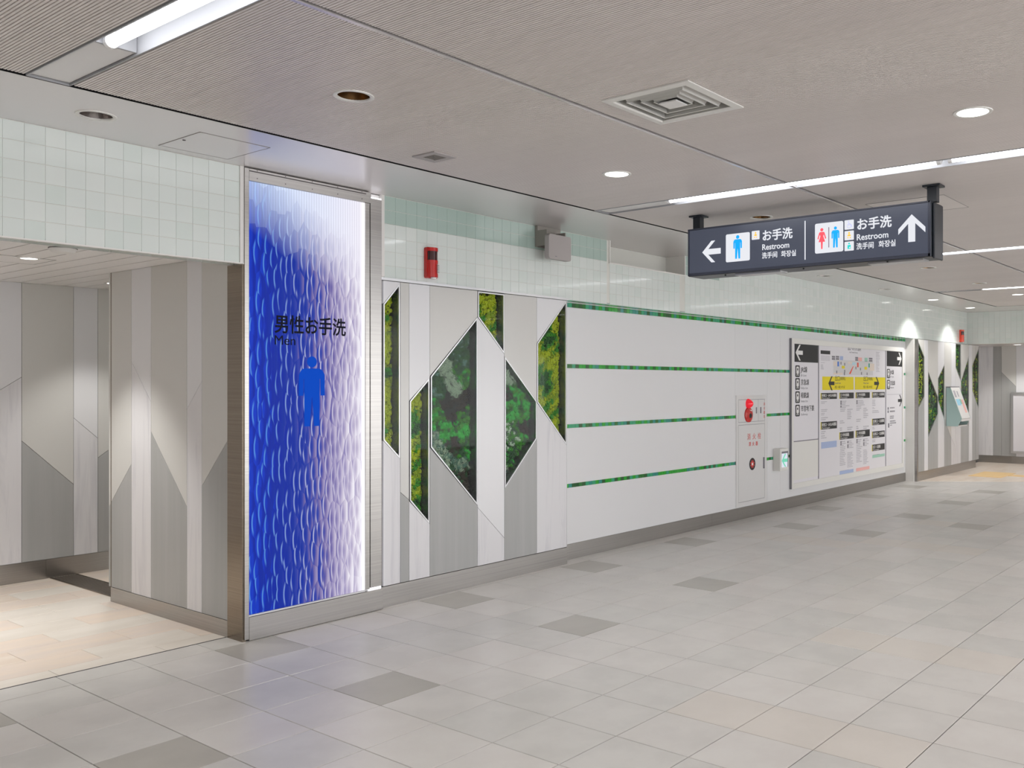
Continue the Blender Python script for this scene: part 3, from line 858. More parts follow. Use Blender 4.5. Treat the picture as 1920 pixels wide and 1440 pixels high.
MB().box(15.16, 18.36, 5.52, 5.60, 0, 2.376).build('backing', 'case_back', fm)
moss_case(F5, C1, 'far moss case touching the steel post past the notice board', lichen(3), LM, step=.05, depth=.055)
moss_case(F5, C2, 'far low leafy moss case with its tip pointing down left of the leaflet rack', lichen(5, .5), LM, step=.05, depth=.055)
moss_case(F5, C3, 'far moss case just left of the teal leaflet rack', lichen(9, .3), LM, step=.05, depth=.055)
moss_case(F5, C4, 'far moss case reaching the top edge above the leaflet rack', lichen(2, .4), LM, step=.05, depth=.055)
moss_case(F5, C5, 'far moss case partly behind the right side of the leaflet rack', lichen(6, .5), LM, step=.05, depth=.055)
moss_case(F5, C6, 'far moss case at the outer corner, rightmost of all', lichen(8, .1), LM, step=.05, depth=.055)

# --- far end wall x = 19.7 below, tile band x = 18.02 above
F6 = FX(19.7)
fe = struct('wall_right', 'far end wall with marble and grey panels')
a_ = -5.414; b_ = -5.250; c_ = -4.966
panel(fe, F6, [(-6.2, .15), (a_, .15), (a_, 2.6), (-6.2, 2.6)], 'panel_marble')
panel(fe, F6, [(a_, .15), (b_, .15), (b_, 2.6), (a_, 2.6)], 'panel_mid')
za, zc_ = 1.869, 1.577
panel(fe, F6, [(b_, za), (c_, zc_), (c_, 2.6), (b_, 2.6)], 'panel_light')
panel(fe, F6, [(b_, .15), (c_, .15), (c_, zc_), (b_, za)], 'panel_mid')
panel(fe, F6, [(c_, .6), (c_ + .9, .6), (c_ + .9, 2.6), (c_, 2.6)], 'panel_white')
panel(fe, F6, [(c_, .15), (c_ + .9, .15), (c_ + .9, .6), (c_, .6)], 'panel_marble')
panel(fe, F6, [(c_ + .9, .15), (c_ + 7, .15), (c_ + 7, 2.6), (c_ + .9, 2.6)], 'panel_light')
MB().box(19.72, 19.9, -7, 9, 0, 2.7).build('core', 'grout', fe)
MB().box(18.21, 19.8, -7, 5.9, 2.40, 2.6).build('soffit', 'ceil_smooth', fe)
MB().box(18.034, 18.2, -7, 5.45, 2.39, 3.0).build('band_core', 'grout', fe)
MB().box(18.2, 19.8, 5.8, 5.9, 0, 2.6).build('side_core', 'panel_light', fe)
b = MB()
for k in range(60):
    for r in range(6):
        y = 5.385 - .1002 * k; z = 2.948 - .1015 * r; b.cur = 0 if R.random() < .7 else R.choice([1, 2])
        b.box(18.031, 18.036, y - .0491, y + .0491, z - .0491, z + .0491)
b.build('distant_wall_tiles', ['glass_tile_0', 'glass_tile_1', 'glass_tile_2'], fe, kind='stuff')

# --- unseen walls left of the view
MB().box(-8, -1.5, 5.45, 5.6, 0, 3.0).build('wall_left', 'panel_light', None, kind='structure')
MB().box(-8.1, -8.0, -7, 5.6, 0, 3.0).build('wall_left', 'panel_mid', None, kind='structure')  # end wall added to block light that would reach the pillar

# ------------------------------------------------------------------ ceiling
ceil = struct('ceiling', 'ribbed grey metal plank ceiling with a smooth border')
MB().box(-8.1, 20, -7.1, 5.7, 3.09, 3.15).build('slab', 'ceil_dark', ceil)
# smooth border panels with round openings for recessed lamps
def ring_plate(x0, x1, y0, y1, z, holes, name, m, parent, th=0.0015):
    b = MB(); loops = [[(x0, y0), (x1, y0), (x1, y1), (x0, y1)]] + holes
    tri = tessellate_polygon([[Vector((a, c, 0)) for a, c in l] for l in loops])
    flat = [p for l in loops for p in l]
    A_ = [b.pt((a, c, z)) for a, c in flat]; B_ = [b.pt((a, c, z + th)) for a, c in flat]
    for t_ in tri: b.face([A_[k] for k in t_]); b.face([B_[k] for k in reversed(t_)])
    o = 0
    for l in loops:
        n = len(l)
        for k in range(n): b.face([A_[o + k], A_[o + (k + 1) % n], B_[o + (k + 1) % n], B_[o + k]])
        o += n
    return b.build(name, m, parent)
SOFF_DL = [(2.107, 4.995, False), (10.786, 5.03, False), (12.83, 5.03, False), (14.913, 5.04, True), (16.893, 5.04, True)]
edges = [-8.0, -1.1, 2.9 - 1.9, 6.9, 10.9, 14.9 - .45, 16.985]
for a, c in zip(edges[:-1], edges[1:]):
    hs = [circ(x, y, 0.082) for x, y, lit in SOFF_DL if a < x - .09 and x + .09 < c and not lit]
    ring_plate(a + .001, c - .001, 4.617, 5.68, 3.0, hs, 'border_panel', 'ceil_smooth', ceil)
for y0, y1 in ((4.617, 5.68), (0.6, 4.615), (-3.4, .598), (-7.0, -3.402)):
    ring_plate(16.987, 18.05, y0, y1, 3.0, [], 'border_panel', 'ceil_smooth', ceil)
MB().box(6.9, 8.2, 5.68, 6.3, 3.0, 3.01).build('recess_top', 'ceil_smooth', ceil)

LIGHTX = [-6.265, -2.265, 1.735, 5.735, 9.735, 13.735]
HOLES = []   # (cx, cy, rx, ry, round)
RIB_DL = [(2.704, 3.68, False), (4.74, 3.673, True), (6.681, 3.675, False), (8.73, 3.69, True), (10.778, 3.704, False), (12.852, 3.716, False), (14.812, 3.711, True), (4.743, 1.403, True), (8.75, 1.403, True), (0.66, 3.68, True), (0.66, 1.403, True)]  # last three are unseen lamps added to brighten the floor
for x, y, lit in RIB_DL:
    if not lit: HOLES.append((x, y, .083, .083, True))
DIF = (3.714, 2.528, .25, .25); HOLES.append((DIF[0], DIF[1], .238, .238, False))
VEN = (3.714, 4.267, .088, .1); HOLES.append((VEN[0], VEN[1], .07, .08, False))
PR = 0.1 / 7
def plank(x0, segs):
    """one 0.1 m plank, seven ribs; segs = list per rib of y-intervals"""
    b = MB()
    for k in range(7):
        xa = x0 + k * PR
        prof = [(xa, 3.009), (xa + .0022, 3.009), (xa + .0036, 3.0), (xa + .0128, 3.0), (xa + PR, 3.0085)]
        if k == 6: prof[-2:] = [(xa + .0118, 3.0), (xa + .0128, 3.009), (xa + .0136, 3.02)]
        for y0, y1 in segs[k]:
            A_ = [b.pt((x, y0, z)) for x, z in prof]; B_ = [b.pt((x, y1, z)) for x, z in prof]
            for q in range(len(prof) - 1): b.face([A_[q], A_[q + 1], B_[q + 1], B_[q]])
    return b
def cutseg(x, y0, y1):
    iv = [(y0, y1)]
    for cx, cy, rx, ry, rnd in HOLES:
        if abs(x - cx) < rx:
            d = ry * math.sqrt(max(0, 1 - ((x - cx) / rx) ** 2)) if rnd else ry
            out = []
            for a, c in iv:
                if cy + d <= a or cy - d >= c: out.append((a, c)); continue
                if cy - d > a: out.append((a, cy - d))
                if cy + d < c: out.append((cy + d, c))
            iv = out
    return iv
ROWS = [(2.945, 4.583), (-1.05, 2.902)]
shared = {}
nplank = 0
farp = MB()
k0 = -100
for k in range(k0, 151):
    x0 = 1.935 + .1 * k
    if x0 > 16.93: continue
    if any(abs(x0 + .05 - L_) < .11 for L_ in LIGHTX): continue
    for ri, (ya, yb) in enumerate(ROWS):
        segs = [cutseg(x0 + (q + .5) * PR, ya, yb) for q in range(7)]
        plain = all(s_ == [(ya, yb)] for s_ in segs)
        near = 1.0 < x0 < (13.2 if ri == 0 else 14.5)
        if near and ri == 1 and x0 < 1.4: near = True
        if near:
            if plain:
                if ri not in shared:
                    me, c = plank(0, [[(ya, yb)]] * 7).mesh('ceiling_plank', 'ceil_metal', fix=False); shared[ri] = (me, c)
                me, c = shared[ri]
                inst('ceiling_plank', me, (c[0] + x0, c[1], c[2]), ceil)
            else:
                plank(x0, segs).build('ceiling_plank', 'ceil_metal', ceil)
            nplank += 1
        else:
            p = plank(x0, [[(ya, yb)]] * 7) if abs(x0) > 0 else plank(x0, segs)
            o_ = len(farp.v); farp.v += p.v; farp.f += [tuple(i + o_ for i in f_) for f_ in p.f]; farp.mi += p.mi
farp.build('distant_planks', 'ceil_metal', ceil, kind='stuff')
MB().box(-8, 16.98, -7, -1.06, 3.0, 3.01).build('rear_ceiling', 'ceil_metal', ceil)
MB().box(-8, 16.98, 2.9245, 2.944, 2.9995, 3.012).build('joint_strip', 'ceil_smooth', ceil)

# passage ceiling: white panels with thin joints
pc = struct('ceiling', 'white panel ceiling of the side passage')
MB().box(-1.5, 4.7, 5.60, 8.6, 2.476, 2.50).build('backing', 'ceil_line', pc)
b0 = 2.214 - .158 * 22
for k in range(38):
    x = b0 + .158 * k
    if x < -1.45 or x > 4.5: continue
    MB().box(x + .003, x + .151, 5.602, 8.52, 2.460, 2.472).build('ceiling_panel', 'ceil_white', pc)

# ------------------------------------------------------------------ light fittings
def fluoro(x, label):
    t = thing('fluorescent_light', label, 'ceiling light', (x, 4.0, 3.0), 'recessed fluorescent strips across the hall')
    b = MB()
    b.box(x - .092, x - .086, -4.5, 4.597, 2.998, 3.085); b.box(x + .086, x + .092, -4.5, 4.597, 2.998, 3.085); b.box(x - .092, x + .092, 4.591, 4.597, 2.998, 3.03); b.box(x - .092, x + .092, -4.5, 4.597, 3.083, 3.087)
    b.build('channel', 'channel_paint', t)
    MB().box(x - .080, x + .080, 3.95, 4.575, 3.006, 3.012).build('end_cover', 'ceil_smooth', t)
    MB().box(x - .084, x + .084, 3.935, 3.95, 3.006, 3.082).build('end_plate', 'channel_paint', t)
    MB().box(x - .05, x + .05, -4.5, 3.93, 3.066, 3.084).build('reflector_base', 'channel_paint', t)
    y = 3.93
    for k in range(4):
        y1 = y - 2.1
        MB().tube((x - .025, y - .005, 3.016), (x - .025, y1 + .06, 3.016), .024, 12).build('tube', 'tube_light', t, smooth=True)
        b = MB(); b.tube((x - .025, y + .004, 3.016), (x - .025, y - .02, 3.016), .027, 16); b.tube((x - .025, y1 + .075, 3.016), (x - .025, y1 + .05, 3.016), .027, 16)
        b.box(x - .036, x - .014, y - .02, y, 3.044, 3.07)
        b.build_parts('lamp_holder', 'white_paint', t)
        y = y1
    return t
FL = ['fluorescent strip far behind the camera position', 'fluorescent strip left of the view over the hall', 'recessed fluorescent strip with a bare tube end beside its grey cover plate', 'long fluorescent strip running above the hanging restroom sign', 'fluorescent strip just right of the hanging sign, second from the far end', 'farthest fluorescent strip near the end wall']
for x, l in zip(LIGHTX[1:], FL[1:]): fluoro(x, l)

def downlight(x, y, z, lit, label, r=.082, group='recessed round downlights', metal='brass', spot=0, rimm='cream_paint', cone=120):
    t = thing('downlight', label, 'downlight', (x, y, z), group)
    MB().lathe((x, y, z), [(r - .003, .004), (r - .002, -.003), (r + .006, -.006), (r + .016, -.0045), (r + .018, .001)], 36).build('rim', rimm, t, smooth=True)
    if lit:
        b = MB(); b.lathe((x, y, z), [(0.0005, -.0036), (r - .002, -.0036), (r - .002, -.001), (.0005, -.001)], 32)
        b.build('lens', 'lamp_disc', t)
    else:
        b = MB(); b.lathe((x, y, z), [(r - .003, .003), (r - .006, .03), (r - .02, .075)], 32)
        b.build('reflector_bowl', metal, t, smooth=True)
        MB().lathe((x, y, z), [(.0005, .074), (r - .02, .075), (r - .02, .078), (.0005, .078)], 24).build('bowl_top', 'black', t)
        b = MB(); b.tube((x, y, z + .07), (x, y, z + .035), .018, 14, .024)
        b.build('lamp_bulb', 'grey_plastic', t, smooth=True)
    if spot:
        l = bpy.data.lights.new('lamp', 'SPOT'); l.energy = spot; l.spot_size = math.radians(cone); l.spot_blend = .55; l.shadow_soft_size = .06; l.color = (1, .98, .95)
        o = bpy.data.objects.new('lamp', l); COL.objects.link(o); o.location = (x, y, z - .02); attach(o, t)
    return t
names = {2.704: 'unlit downlight with a brown bowl between the fluorescent tube and small vent', 4.74: 'lit round downlight between the small vent and the hanging sign', 6.681: 'unlit downlight with brown bowl just above the hanging sign',
         8.73: 'lit downlight hidden behind the hanging sign', 10.778: 'unlit brown downlight past the near end of the hanging sign', 12.852: 'far unlit downlight beside the farthest fluorescent strip', 14.812: 'small lit downlight beyond the farthest fluorescent strip in the ribbed ceiling', 4.743: 'large lit downlight nearest the camera, above the long fluorescent strip', 8.75: 'lit downlight added for floor light, outside the frame at right', 0.66: 'lit downlight added for floor light, outside the frame at left'}
for x, y, lit in RIB_DL:
    if x == 8.73: continue
    downlight(x, y, 3.0, lit, names[x] + (' nearer the camera' if x == .66 and y < 2 else ''), spot=80 if lit else 0, r=.078)
sn = ['unlit silver downlight above the left tile band', 'unlit downlight in the smooth border, nearer one below the hanging sign', 'unlit downlight in the smooth border left of the lit pair', 'lit downlight by the far tile band, nearer of the pair', 'lit downlight in the far ceiling corner']
for (x, y, lit), l in zip(SOFF_DL, sn): downlight(x, y, 3.0, lit, l, r=.078, metal='reflector', spot=75 if lit else 0)
# passage lamps
downlight(2.460, 6.821, 2.46, True, 'small lit slot lamp in the white passage ceiling', r=.05, group='passage ceiling lamps', spot=120, rimm='white_paint', cone=88)
downlight(3.5, 7.95, 2.46, True, 'lit lamp in the passage ceiling hidden behind the pillar', r=.06, group='passage ceiling lamps', spot=50, rimm='white_paint', cone=88)
downlight(18.95, 4.75, 2.40, True, 'lit lamp in the soffit above the far end passage', r=.07, group='far passage lamps', spot=60, rimm='white_paint')
downlight(1.0, 7.0, 2.46, True, 'lamp added to brighten the passage, in its ceiling left of the frame', r=.06, group='passage ceiling lamps', spot=130, rimm='white_paint', cone=88)  # unseen lamp, added only to lift the passage brightness

# square air diffuser
cx, cy, rx, ry = DIF
t = thing('air_diffuser', 'large square air diffuser with nested louvre rings in the ribbed ceiling', 'air vent', (cx, cy, 3.0))
def sqring(b, r0, z0, r1, z1, th=.003):
    A_ = [b.pt((cx + sx * r0, cy + sy * r0, z0)) for sx, sy in ((-1, -1), (1, -1), (1, 1), (-1, 1))]
    B_ = [b.pt((cx + sx * r1, cy + sy * r1, z1)) for sx, sy in ((-1, -1), (1, -1), (1, 1), (-1, 1))]
    for k in range(4): b.face([A_[k], A_[(k + 1) % 4], B_[(k + 1) % 4], B_[k]])
b = MB(); sqring(b, .25, 2.999, .25, 2.993); sqring(b, .25, 2.993, .212, 2.990); sqring(b, .212, 2.990, .205, 2.996); sqring(b, .205, 2.996, .236, 3.06); b.build('outer_frame', 'cream_paint', t)
for r_, z_ in ((.165, 2.992), (.115, 2.996), (.07, 3.0)):
    b = MB(); sqring(b, r_, z_, r_ - .005, z_ + .001); sqring(b, r_ - .005, z_ + .001, r_ + .018, z_ + .05)
    b.build('louvre_ring', 'cream_paint', t)
MB().box(cx - .05, cx + .05, cy - .05, cy + .05, 2.992, 2.998).build('centre_plate', 'white_paint', t)
MB().box(cx - .237, cx + .237, cy - .237, cy + .237, 3.065, 3.07).build('duct_back', 'black', t)

cx, cy, rx, ry = VEN
t = thing('ceiling_vent', 'small square slatted vent near the smooth ceiling border', 'air vent', (cx, cy, 3.0))
MB().box(cx - .088, cx + .088, cy - .1, cy - .055, 2.992, 3.0).box(cx - .088, cx + .088, cy + .055, cy + .1, 2.992, 3.0).box(cx - .088, cx - .048, cy - .055, cy + .055, 2.992, 3.0).box(cx + .048, cx + .088, cy - .055, cy + .055, 2.992, 3.0).build('frame', 'grey_plastic', t)
for k in range(9): MB().box(cx - .048 + k * .011, cx - .042 + k * .011, cy - .055, cy + .055, 2.994, 3.006).build('slat', 'grey_bracket', t)
MB().box(cx - .048, cx + .048, cy - .055, cy + .055, 3.02, 3.022).build('duct_back', 'black', t)

# access hatches
def hatch(x0, x1, y0, y1, z, label, m, latch=True, grp='ceiling access hatches', th=.0015):
    t = thing('access_hatch', label, 'hatch', ((x0 + x1) / 2, (y0 + y1) / 2, z), grp)
    MB().box(x0, x1, y0, y0 + .004, z - .0022, z + .001).box(x0, x1, y1 - .004, y1, z - .0022, z + .001).box(x0, x0 + .004, y0, y1, z - .0022, z + .001).box(x1 - .004, x1, y0, y1, z - .0022, z + .001).build('rim', 'hatch_line', t)
    MB().box(x0 + .005, x1 - .005, y0 + .005, y1 - .005, z - th, z + .001).build('cover', m, t)
    if latch: MB().lathe((x0 + .03, (y0 + y1) / 2, z - th), [(.0005, -.003), (.008, -.003), (.009, 0)], 14).build('latch', 'ceil_line', t)
hatch(2.585, 3.003, 4.87, 5.33, 3.0, 'square access hatch in the smooth border left of the blue sign', 'ceil_smooth')
hatch(6.685, 7.27, 2.18, 2.78, 3.0, 'square access hatch in the ribbed ceiling just behind the hanging sign', 'ceil_metal', False, th=.001)
hatch(2.16, 2.61, 6.78, 7.15, 2.46, 'white access hatch in the passage ceiling near the pillar', 'ceil_white', grp='passage ceiling hatches')
hatch(2.09, 2.54, 7.55, 7.98, 2.46, 'white access hatch in the passage ceiling near the back wall', 'ceil_white', grp='passage ceiling hatches')
# smoke detector
cx, cy = (2.401, 6.144)
t = thing('smoke_detector', 'round white smoke detector on the passage ceiling below the tile band', 'smoke detector', (cx, cy, 2.46))
MB().lathe((cx, cy, 2.46), [(.075, 0), (.075, -.012), (.06, -.03), (.0005, -.032)], 28).build('body', 'white_paint', t, smooth=True)
MB().lathe((cx, cy, 2.46), [(.078, -.002), (.078, -.006), (.0755, -.006)], 28).build('base_ring', 'ceil_line', t)

# ------------------------------------------------------------------ blue restroom sign
FS = FY(5.42)
t = thing('restroom_sign_panel', 'tall backlit blue and white restroom sign with a man pictogram', 'sign', (3.7, 5.42, 0))
MB().box(3.164, 4.232, 5.46, 5.68, 0.005, 2.995).build('light_box', 'white_paint', t)
MB(FS).slab(3.196, 4.081, .165, 2.915, -.012, -.006).build('acrylic_screen', 'backlit_acrylic', t)
MB(FS).slab(3.164, 3.194, .012, 2.995, -.04, .004).build('left_frame', 'stainless', t, bevel=.002)
MB(FS).slab(3.195, 4.128, 2.917, 2.995, -.04, .003).build('top_frame', 'stainless', t, bevel=.002)
MB(FS).slab(3.195, 4.085, 2.975, 2.981, .003, .0045).build('top_groove', 'ceil_line', t)
MB(FS).slab(4.083, 4.106, .165, 2.916, -.04, -.002).build('right_frame', 'edge_light', t) if False else MB(FS).slab(4.084, 4.120, .165, 2.916, -.04, 0.0).build('right_frame', 'stainless', t, bevel=.002)
MB(FS).slab(4.126, 4.224, .172, 2.955, -.02, 0.0).build('side_panel', 'stainless', t, bevel=.002)
MB(FS).slab(4.124, 4.228, .150, .170, -.03, -.012).build('light_gap', 'edge_light', t)
MB(FS).slab(4.124, 4.228, 2.958, 2.968, -.03, -.012).build('light_gap', 'edge_light', t)
MB(FS).slab(4.2245, 4.2295, .172, 2.90, -.03, -.012).build('light_gap', 'edge_light', t)
MB(FS).slab(3.195, 4.081, .152, .163, -.03, -.003).build('bottom_glow_strip', 'aluminium', t)
MB(FS).slab(3.195, 4.232, .002, .150, -.04, .004).build('kick_plate', 'stainless', t, bevel=.002)
for k in range(5):
    for zz_ in (2.987, 2.938):
        MB(FS).lathe((3.25 + k * .2, -.003, zz_), [(.0035, 0), (.003, .0012), (.0004, .0014)], 10, 'Y').build('screw', 'ceil_line', t)
text(FS, '男性お手洗', 3.374, 1.972, .128, 'text_dark', t, w=-.004, width=.545, bold=.0022)
text(FS, 'Men', 3.370, 1.885, .088, 'text_dark', t, w=-.004, width=.15, bold=.0)
polys(FS, figure_man(3.652, 1.344, .468, .42), -.0055, -.003, 'blue_figure', 'man_pictogram', t)

# ------------------------------------------------------------------ red alarm light, far alarm
def alarm(x, y, z, label, m, sc=1.0):
    t = thing('alarm_light', label, 'alarm light', (x, y, z), 'red alarm lights on the tile band')
    W_, H_ = .105 * sc, .235 * sc
    b = MB(FY(y)); b.prism(rrect(x - W_ / 2, x + W_ / 2, z, z + H_, .012), 0, .03); b.build('back_plate', m, t, bevel=.004)
    cxp = Vector((x, y - .03, 0)); rr2 = W_ * .46
    def half(z0, z1, r, mname, nm):
        b = MB(); n = 14
        A_ = [b.pt((x + r * math.cos(math.pi + math.pi * k / n), y - .028 + .9 * r * math.sin(math.pi + math.pi * k / n), z0)) for k in range(n + 1)]
        B_ = [b.pt((x + r * math.cos(math.pi + math.pi * k / n), y - .028 + .9 * r * math.sin(math.pi + math.pi * k / n), z1)) for k in range(n + 1)]
        for k in range(n): b.face([A_[k], A_[k + 1], B_[k + 1], B_[k]])
        b.face(A_); b.face(B_[::-1]); b.build(nm, mname, t, smooth=True)
    half(z + H_ * .87, z + H_ * .985, rr2, m, 'top_cap')
    half(z + H_ * .58, z + H_ * .87, rr2 * .93, 'dark_red', 'lamp_window')
    half(z + H_ * .47, z + H_ * .58, rr2, m, 'middle_band')
    half(z + H_ * .15, z + H_ * .47, rr2 * .94, m, 'speaker_cover')
    half(z + H_ * .03, z + H_ * .15, rr2, m, 'bottom_cap')
    b = MB()
    for k in range(7): b.box(x + rr2 * .15, x + rr2 * .8, y - .028 - rr2 * .86, y - .028 - rr2 * .45, z + H_ * (.18 + k * .04), z + H_ * (.19 + k * .04))
    b.build('grille', 'dark_red', t)
    MB().lathe((x, y - .05, z + .004), [(.022, 0), (.016, -.012), (.0005, -.015)], 14).build('clear_dome', 'white_paint', t, smooth=True)
alarm(4.682, YB - .003, 2.432, 'glossy red alarm light on the tile band right of the blue sign', 'red_gloss')
alarm(17.60, YB - .003, 2.415, 'small orange red alarm light on the far tile band by the corner', 'red_orange')

# ------------------------------------------------------------------ wall speaker
t = thing('wall_speaker', 'grey square loudspeaker on a bracket above the moss wall', 'speaker', (6.0, 5.43, 2.8))
MB().box(5.86, 6.16, 5.405, 5.434, 2.815, 2.999).build('mount_plate', 'grey_bracket', t)
MB().box(5.86, 5.87, 5.30, 5.405, 2.82, 2.955).box(6.10, 6.11, 5.30, 5.405, 2.82, 2.955).build_parts('side_arm', 'grey_bracket', t)
b = MB(FY(5.30)); b.prism(rrect(5.835, 6.125, 2.700, 2.912, .022), 0, .05)
b.build('speaker_body', 'grey_plastic', t, bevel=.008)
MB(FY(5.30)).slab(5.915, 5.935, 2.722, 2.728, .05, .051).build('badge', 'ink_grey', t)

# ------------------------------------------------------------------ hanging sign
FH = FX(6.24)
t = thing('hanging_sign', 'dark illuminated restroom sign hanging on two posts from the ceiling', 'sign', (6.35, 3.1, 2.69))
MB().box(6.245, 6.475, 2.125, 4.105, 2.498, 2.882).build('case', 'sign_case', t, bevel=.006)
MB().box(6.27, 6.45, 2.109, 2.125, 2.488, 2.872).build('end_cover', 'sign_case', t, bevel=.01)
MB(FH).slab(-4.088, -2.145, 2.522, 2.868, -.004, .0).build('face_panel', 'sign_face', t)
MB(FH).slab(-4.098, -2.13, 2.502, 2.520, -.004, .003).slab(-4.098, -2.13, 2.870, 2.880, -.004, .003).slab(-4.102, -4.09, 2.502, 2.88, -.004, .003).slab(-2.143, -2.127, 2.502, 2.88, -.004, .003).build('face_frame', 'sign_dark', t)
for y in (2.127, 4.048):
    MB().box(6.30, 6.36, y - .02, y + .045, 2.882, 2.985).build('post', 'sign_case', t)
    MB().box(6.275, 6.385, y - .05, y + .07, 2.985, 2.998).build('ceiling_flange', 'sign_case', t)
MB().box(6.3, 6.42, 2.2, 2.6, 2.486, 2.498).box(6.3, 6.42, 3.3, 3.7, 2.486, 2.498).build_parts('under_tray', 'aluminium', t)
for y in (2.45, 3.1, 3.78): MB().tube((6.29, y, 2.498), (6.29, y, 2.488), .006, 10).build('latch', 'black', t)
def S_(px_, py_): return None
polys(FH, [arrow_poly(sum(p[0] for p in [(-3.969, 2.720), (-3.790, 2.716)]) / 2, 2.683, .172, 90)], 0, .0015, 'sign_white', 'left_arrow', t)
polys(FH, [arrow_poly(sum(p[0] for p in [(-2.338, 2.723), (-2.177, 2.732)]) / 2 , 2.705, .19, 0)], 0, .0015, 'sign_white', 'up_arrow', t)
p0, p1 = (-3.746, 2.818), (-3.531, 2.577)
z0, z1 = 2.586, 2.805
polys(FH, [rrect(p0[0], p1[0], z0, z1, .012)], 0, .0012, 'sign_white', 'pictogram_plate', t)
polys(FH, figure_man((p0[0] + p1[0]) / 2, 2.607, 2.790 - 2.607, .42), .0012, .002, 'sign_blue', 'man_pictogram', t)
q0, q1 = (-2.983, 2.585), (-2.761, 2.589)
qz0, qz1 = 2.589, 2.809
polys(FH, [rrect(q0[0], q1[0], qz0, qz1, .012)], 0, .0012, 'sign_white', 'pictogram_plate', t)
hh = 2.772 - 2.619
polys(FH, figure_woman(-2.928, 2.619, hh, .42), .0012, .002, 'sign_red', 'woman_pictogram', t)
polys(FH, figure_man(-2.821, 2.621, hh, .40), .0012, .002, 'sign_blue', 'man_pictogram', t)
uc = -2.873
MB(FH).slab(uc - .003, uc + .003, 2.626, 2.774, .0012, .002).build('divider_bar', 'sign_line', t)
uc = -3.063
MB(FH).slab(uc - .004, uc + .004, 2.552, 2.841, 0, .0015).build('divider_bar', 'sign_white', t)
def small_icon(px_u0, px_u1, z0, z1, kind):
    polys(FH, [rrect(px_u0, px_u1, z0, z1, .005)], 0, .0012, 'sign_white', 'icon_plate', t)
    c = (px_u0 + px_u1) / 2; W_ = px_u1 - px_u0; H_ = z1 - z0
    if kind == 'baby':
        polys(FH, [circ(c, z0 + H_ * .76, W_ * .10, 12), [(c - W_ * .22, z0 + H_ * .46), (c - W_ * .08, z0 + H_ * .62), (c + W_ * .08, z0 + H_ * .62), (c + W_ * .22, z0 + H_ * .46), (c + W_ * .1, z0 + H_ * .42), (c - W_ * .1, z0 + H_ * .42)], circ(c - W_ * .12, z0 + H_ * .26, W_ * .07, 8), circ(c + W_ * .12, z0 + H_ * .26, W_ * .07, 8)], .0012, .002, 'sign_orange', 'baby_icon', t)
    elif kind == 'ostomy':
        polys(FH, [circ(c, z0 + H_ * .78, W_ * .09, 12), [(c - W_ * .17, z0 + H_ * .2), (c + W_ * .17, z0 + H_ * .2), (c + W_ * .17, z0 + H_ * .62), (c - W_ * .17, z0 + H_ * .62)]], .0012, .002, 'sign_teal', 'care_icon', t)
        polys(FH, [circ(c + W_ * .06, z0 + H_ * .34, W_ * .07, 10)], .002, .0026, 'sign_white', 'care_icon_mark', t)
    else:
        b = MB(FH); ring = circ(c, z0 + H_ * .38, W_ * .25, 18); hole = circ(c, z0 + H_ * .38, W_ * .18, 18)
        b.prism(ring, .0012, .002, [hole]); b.prism(circ(c - W_ * .06, z0 + H_ * .84, W_ * .08, 10), .0012, .002)
        b.prism([(c - W_ * .1, z0 + H_ * .74), (c - W_ * .02, z0 + H_ * .74), (c + W_ * .02, z0 + H_ * .5), (c + W_ * .26, z0 + H_ * .5), (c + W_ * .34, z0 + H_ * .22), (c + W_ * .26, z0 + H_ * .2), (c + W_ * .18, z0 + H_ * .42), (c - W_ * .08, z0 + H_ * .42)], .0012, .002)
        b.build('wheelchair_icon', 'sign_lilac', t)
small_icon(-3.514, -3.446, 2.741, 2.809, 'baby')
iu0, iu1 = -2.751, -2.680
small_icon(iu0, iu1, 2.742, 2.810, 'chair')
small_icon(iu0, iu1, 2.665, 2.732, 'baby')
small_icon(iu0, iu1, 2.588, 2.655, 'ostomy')
ul, ur = -3.426, -3.173
text(FH, 'お手洗', ul, 2.731, .088, 'sign_white', t, w=.001, width=ur - ul, bold=.002)
text(FH, 'Restroom', ul, 2.655, .062, 'sign_white', t, w=.001, width=-3.197 - ul, bold=.0008)
text(FH, '洗手间', ul, 2.593, .05, 'sign_white', t, w=.001, width=-3.295 - ul, bold=.0008)
u2 = -3.262
text(FH, '화장실', u2, 2.592, .05, 'sign_white', t, w=.001, width=-3.139 - u2, bold=.0008)
ul, ur = -2.661, -2.407
text(FH, 'お手洗', ul, 2.737, .088, 'sign_white', t, w=.001, width=ur - ul, bold=.002)
text(FH, 'Restroom', ul, 2.657, .062, 'sign_white', t, w=.001, width=-2.428 - ul, bold=.0008)
text(FH, '洗手间', ul, 2.595, .05, 'sign_white', t, w=.001, width=-2.532 - ul, bold=.0008)
u2 = -2.496
text(FH, '화장실', u2, 2.596, .05, 'sign_white', t, w=.001, width=-2.373 - u2, bold=.0008)

# ------------------------------------------------------------------ hydrant cabinet
FC = FY(5.57)
cx0, cx1 = 9.506, 10.256
zt = 1.491; zb = 0.153
t = thing('hydrant_cabinet', 'pale grey fire hydrant cabinet with red lamp set in the white wall', 'cabinet', ((cx0 + cx1) / 2, 5.57, zb))
b = MB(FC); b.prism([(cx0, zb), (cx1, zb), (cx1, zt), (cx0, zt)], 0, .006, [[(cx0 + .05, zb + .05), (cx1 - .05, zb + .05), (cx1 - .05, zt - .05), (cx0 + .05, zt - .05)]]); b.build('frame', 'cabinet_paint', t)
MB(FC).slab(cx0 + .05, cx1 - .05, zb + .05, zt - .05, 0, .001).build('inner_shadow_gap', 'ink_grey', t)
us_ = 10.044; zm = 1.150
d = MB(FC).slab(cx0 + .055, us_ - .004, zm + .02, zt - .055, .001, .006).build('upper_door', 'cabinet_paint', t)
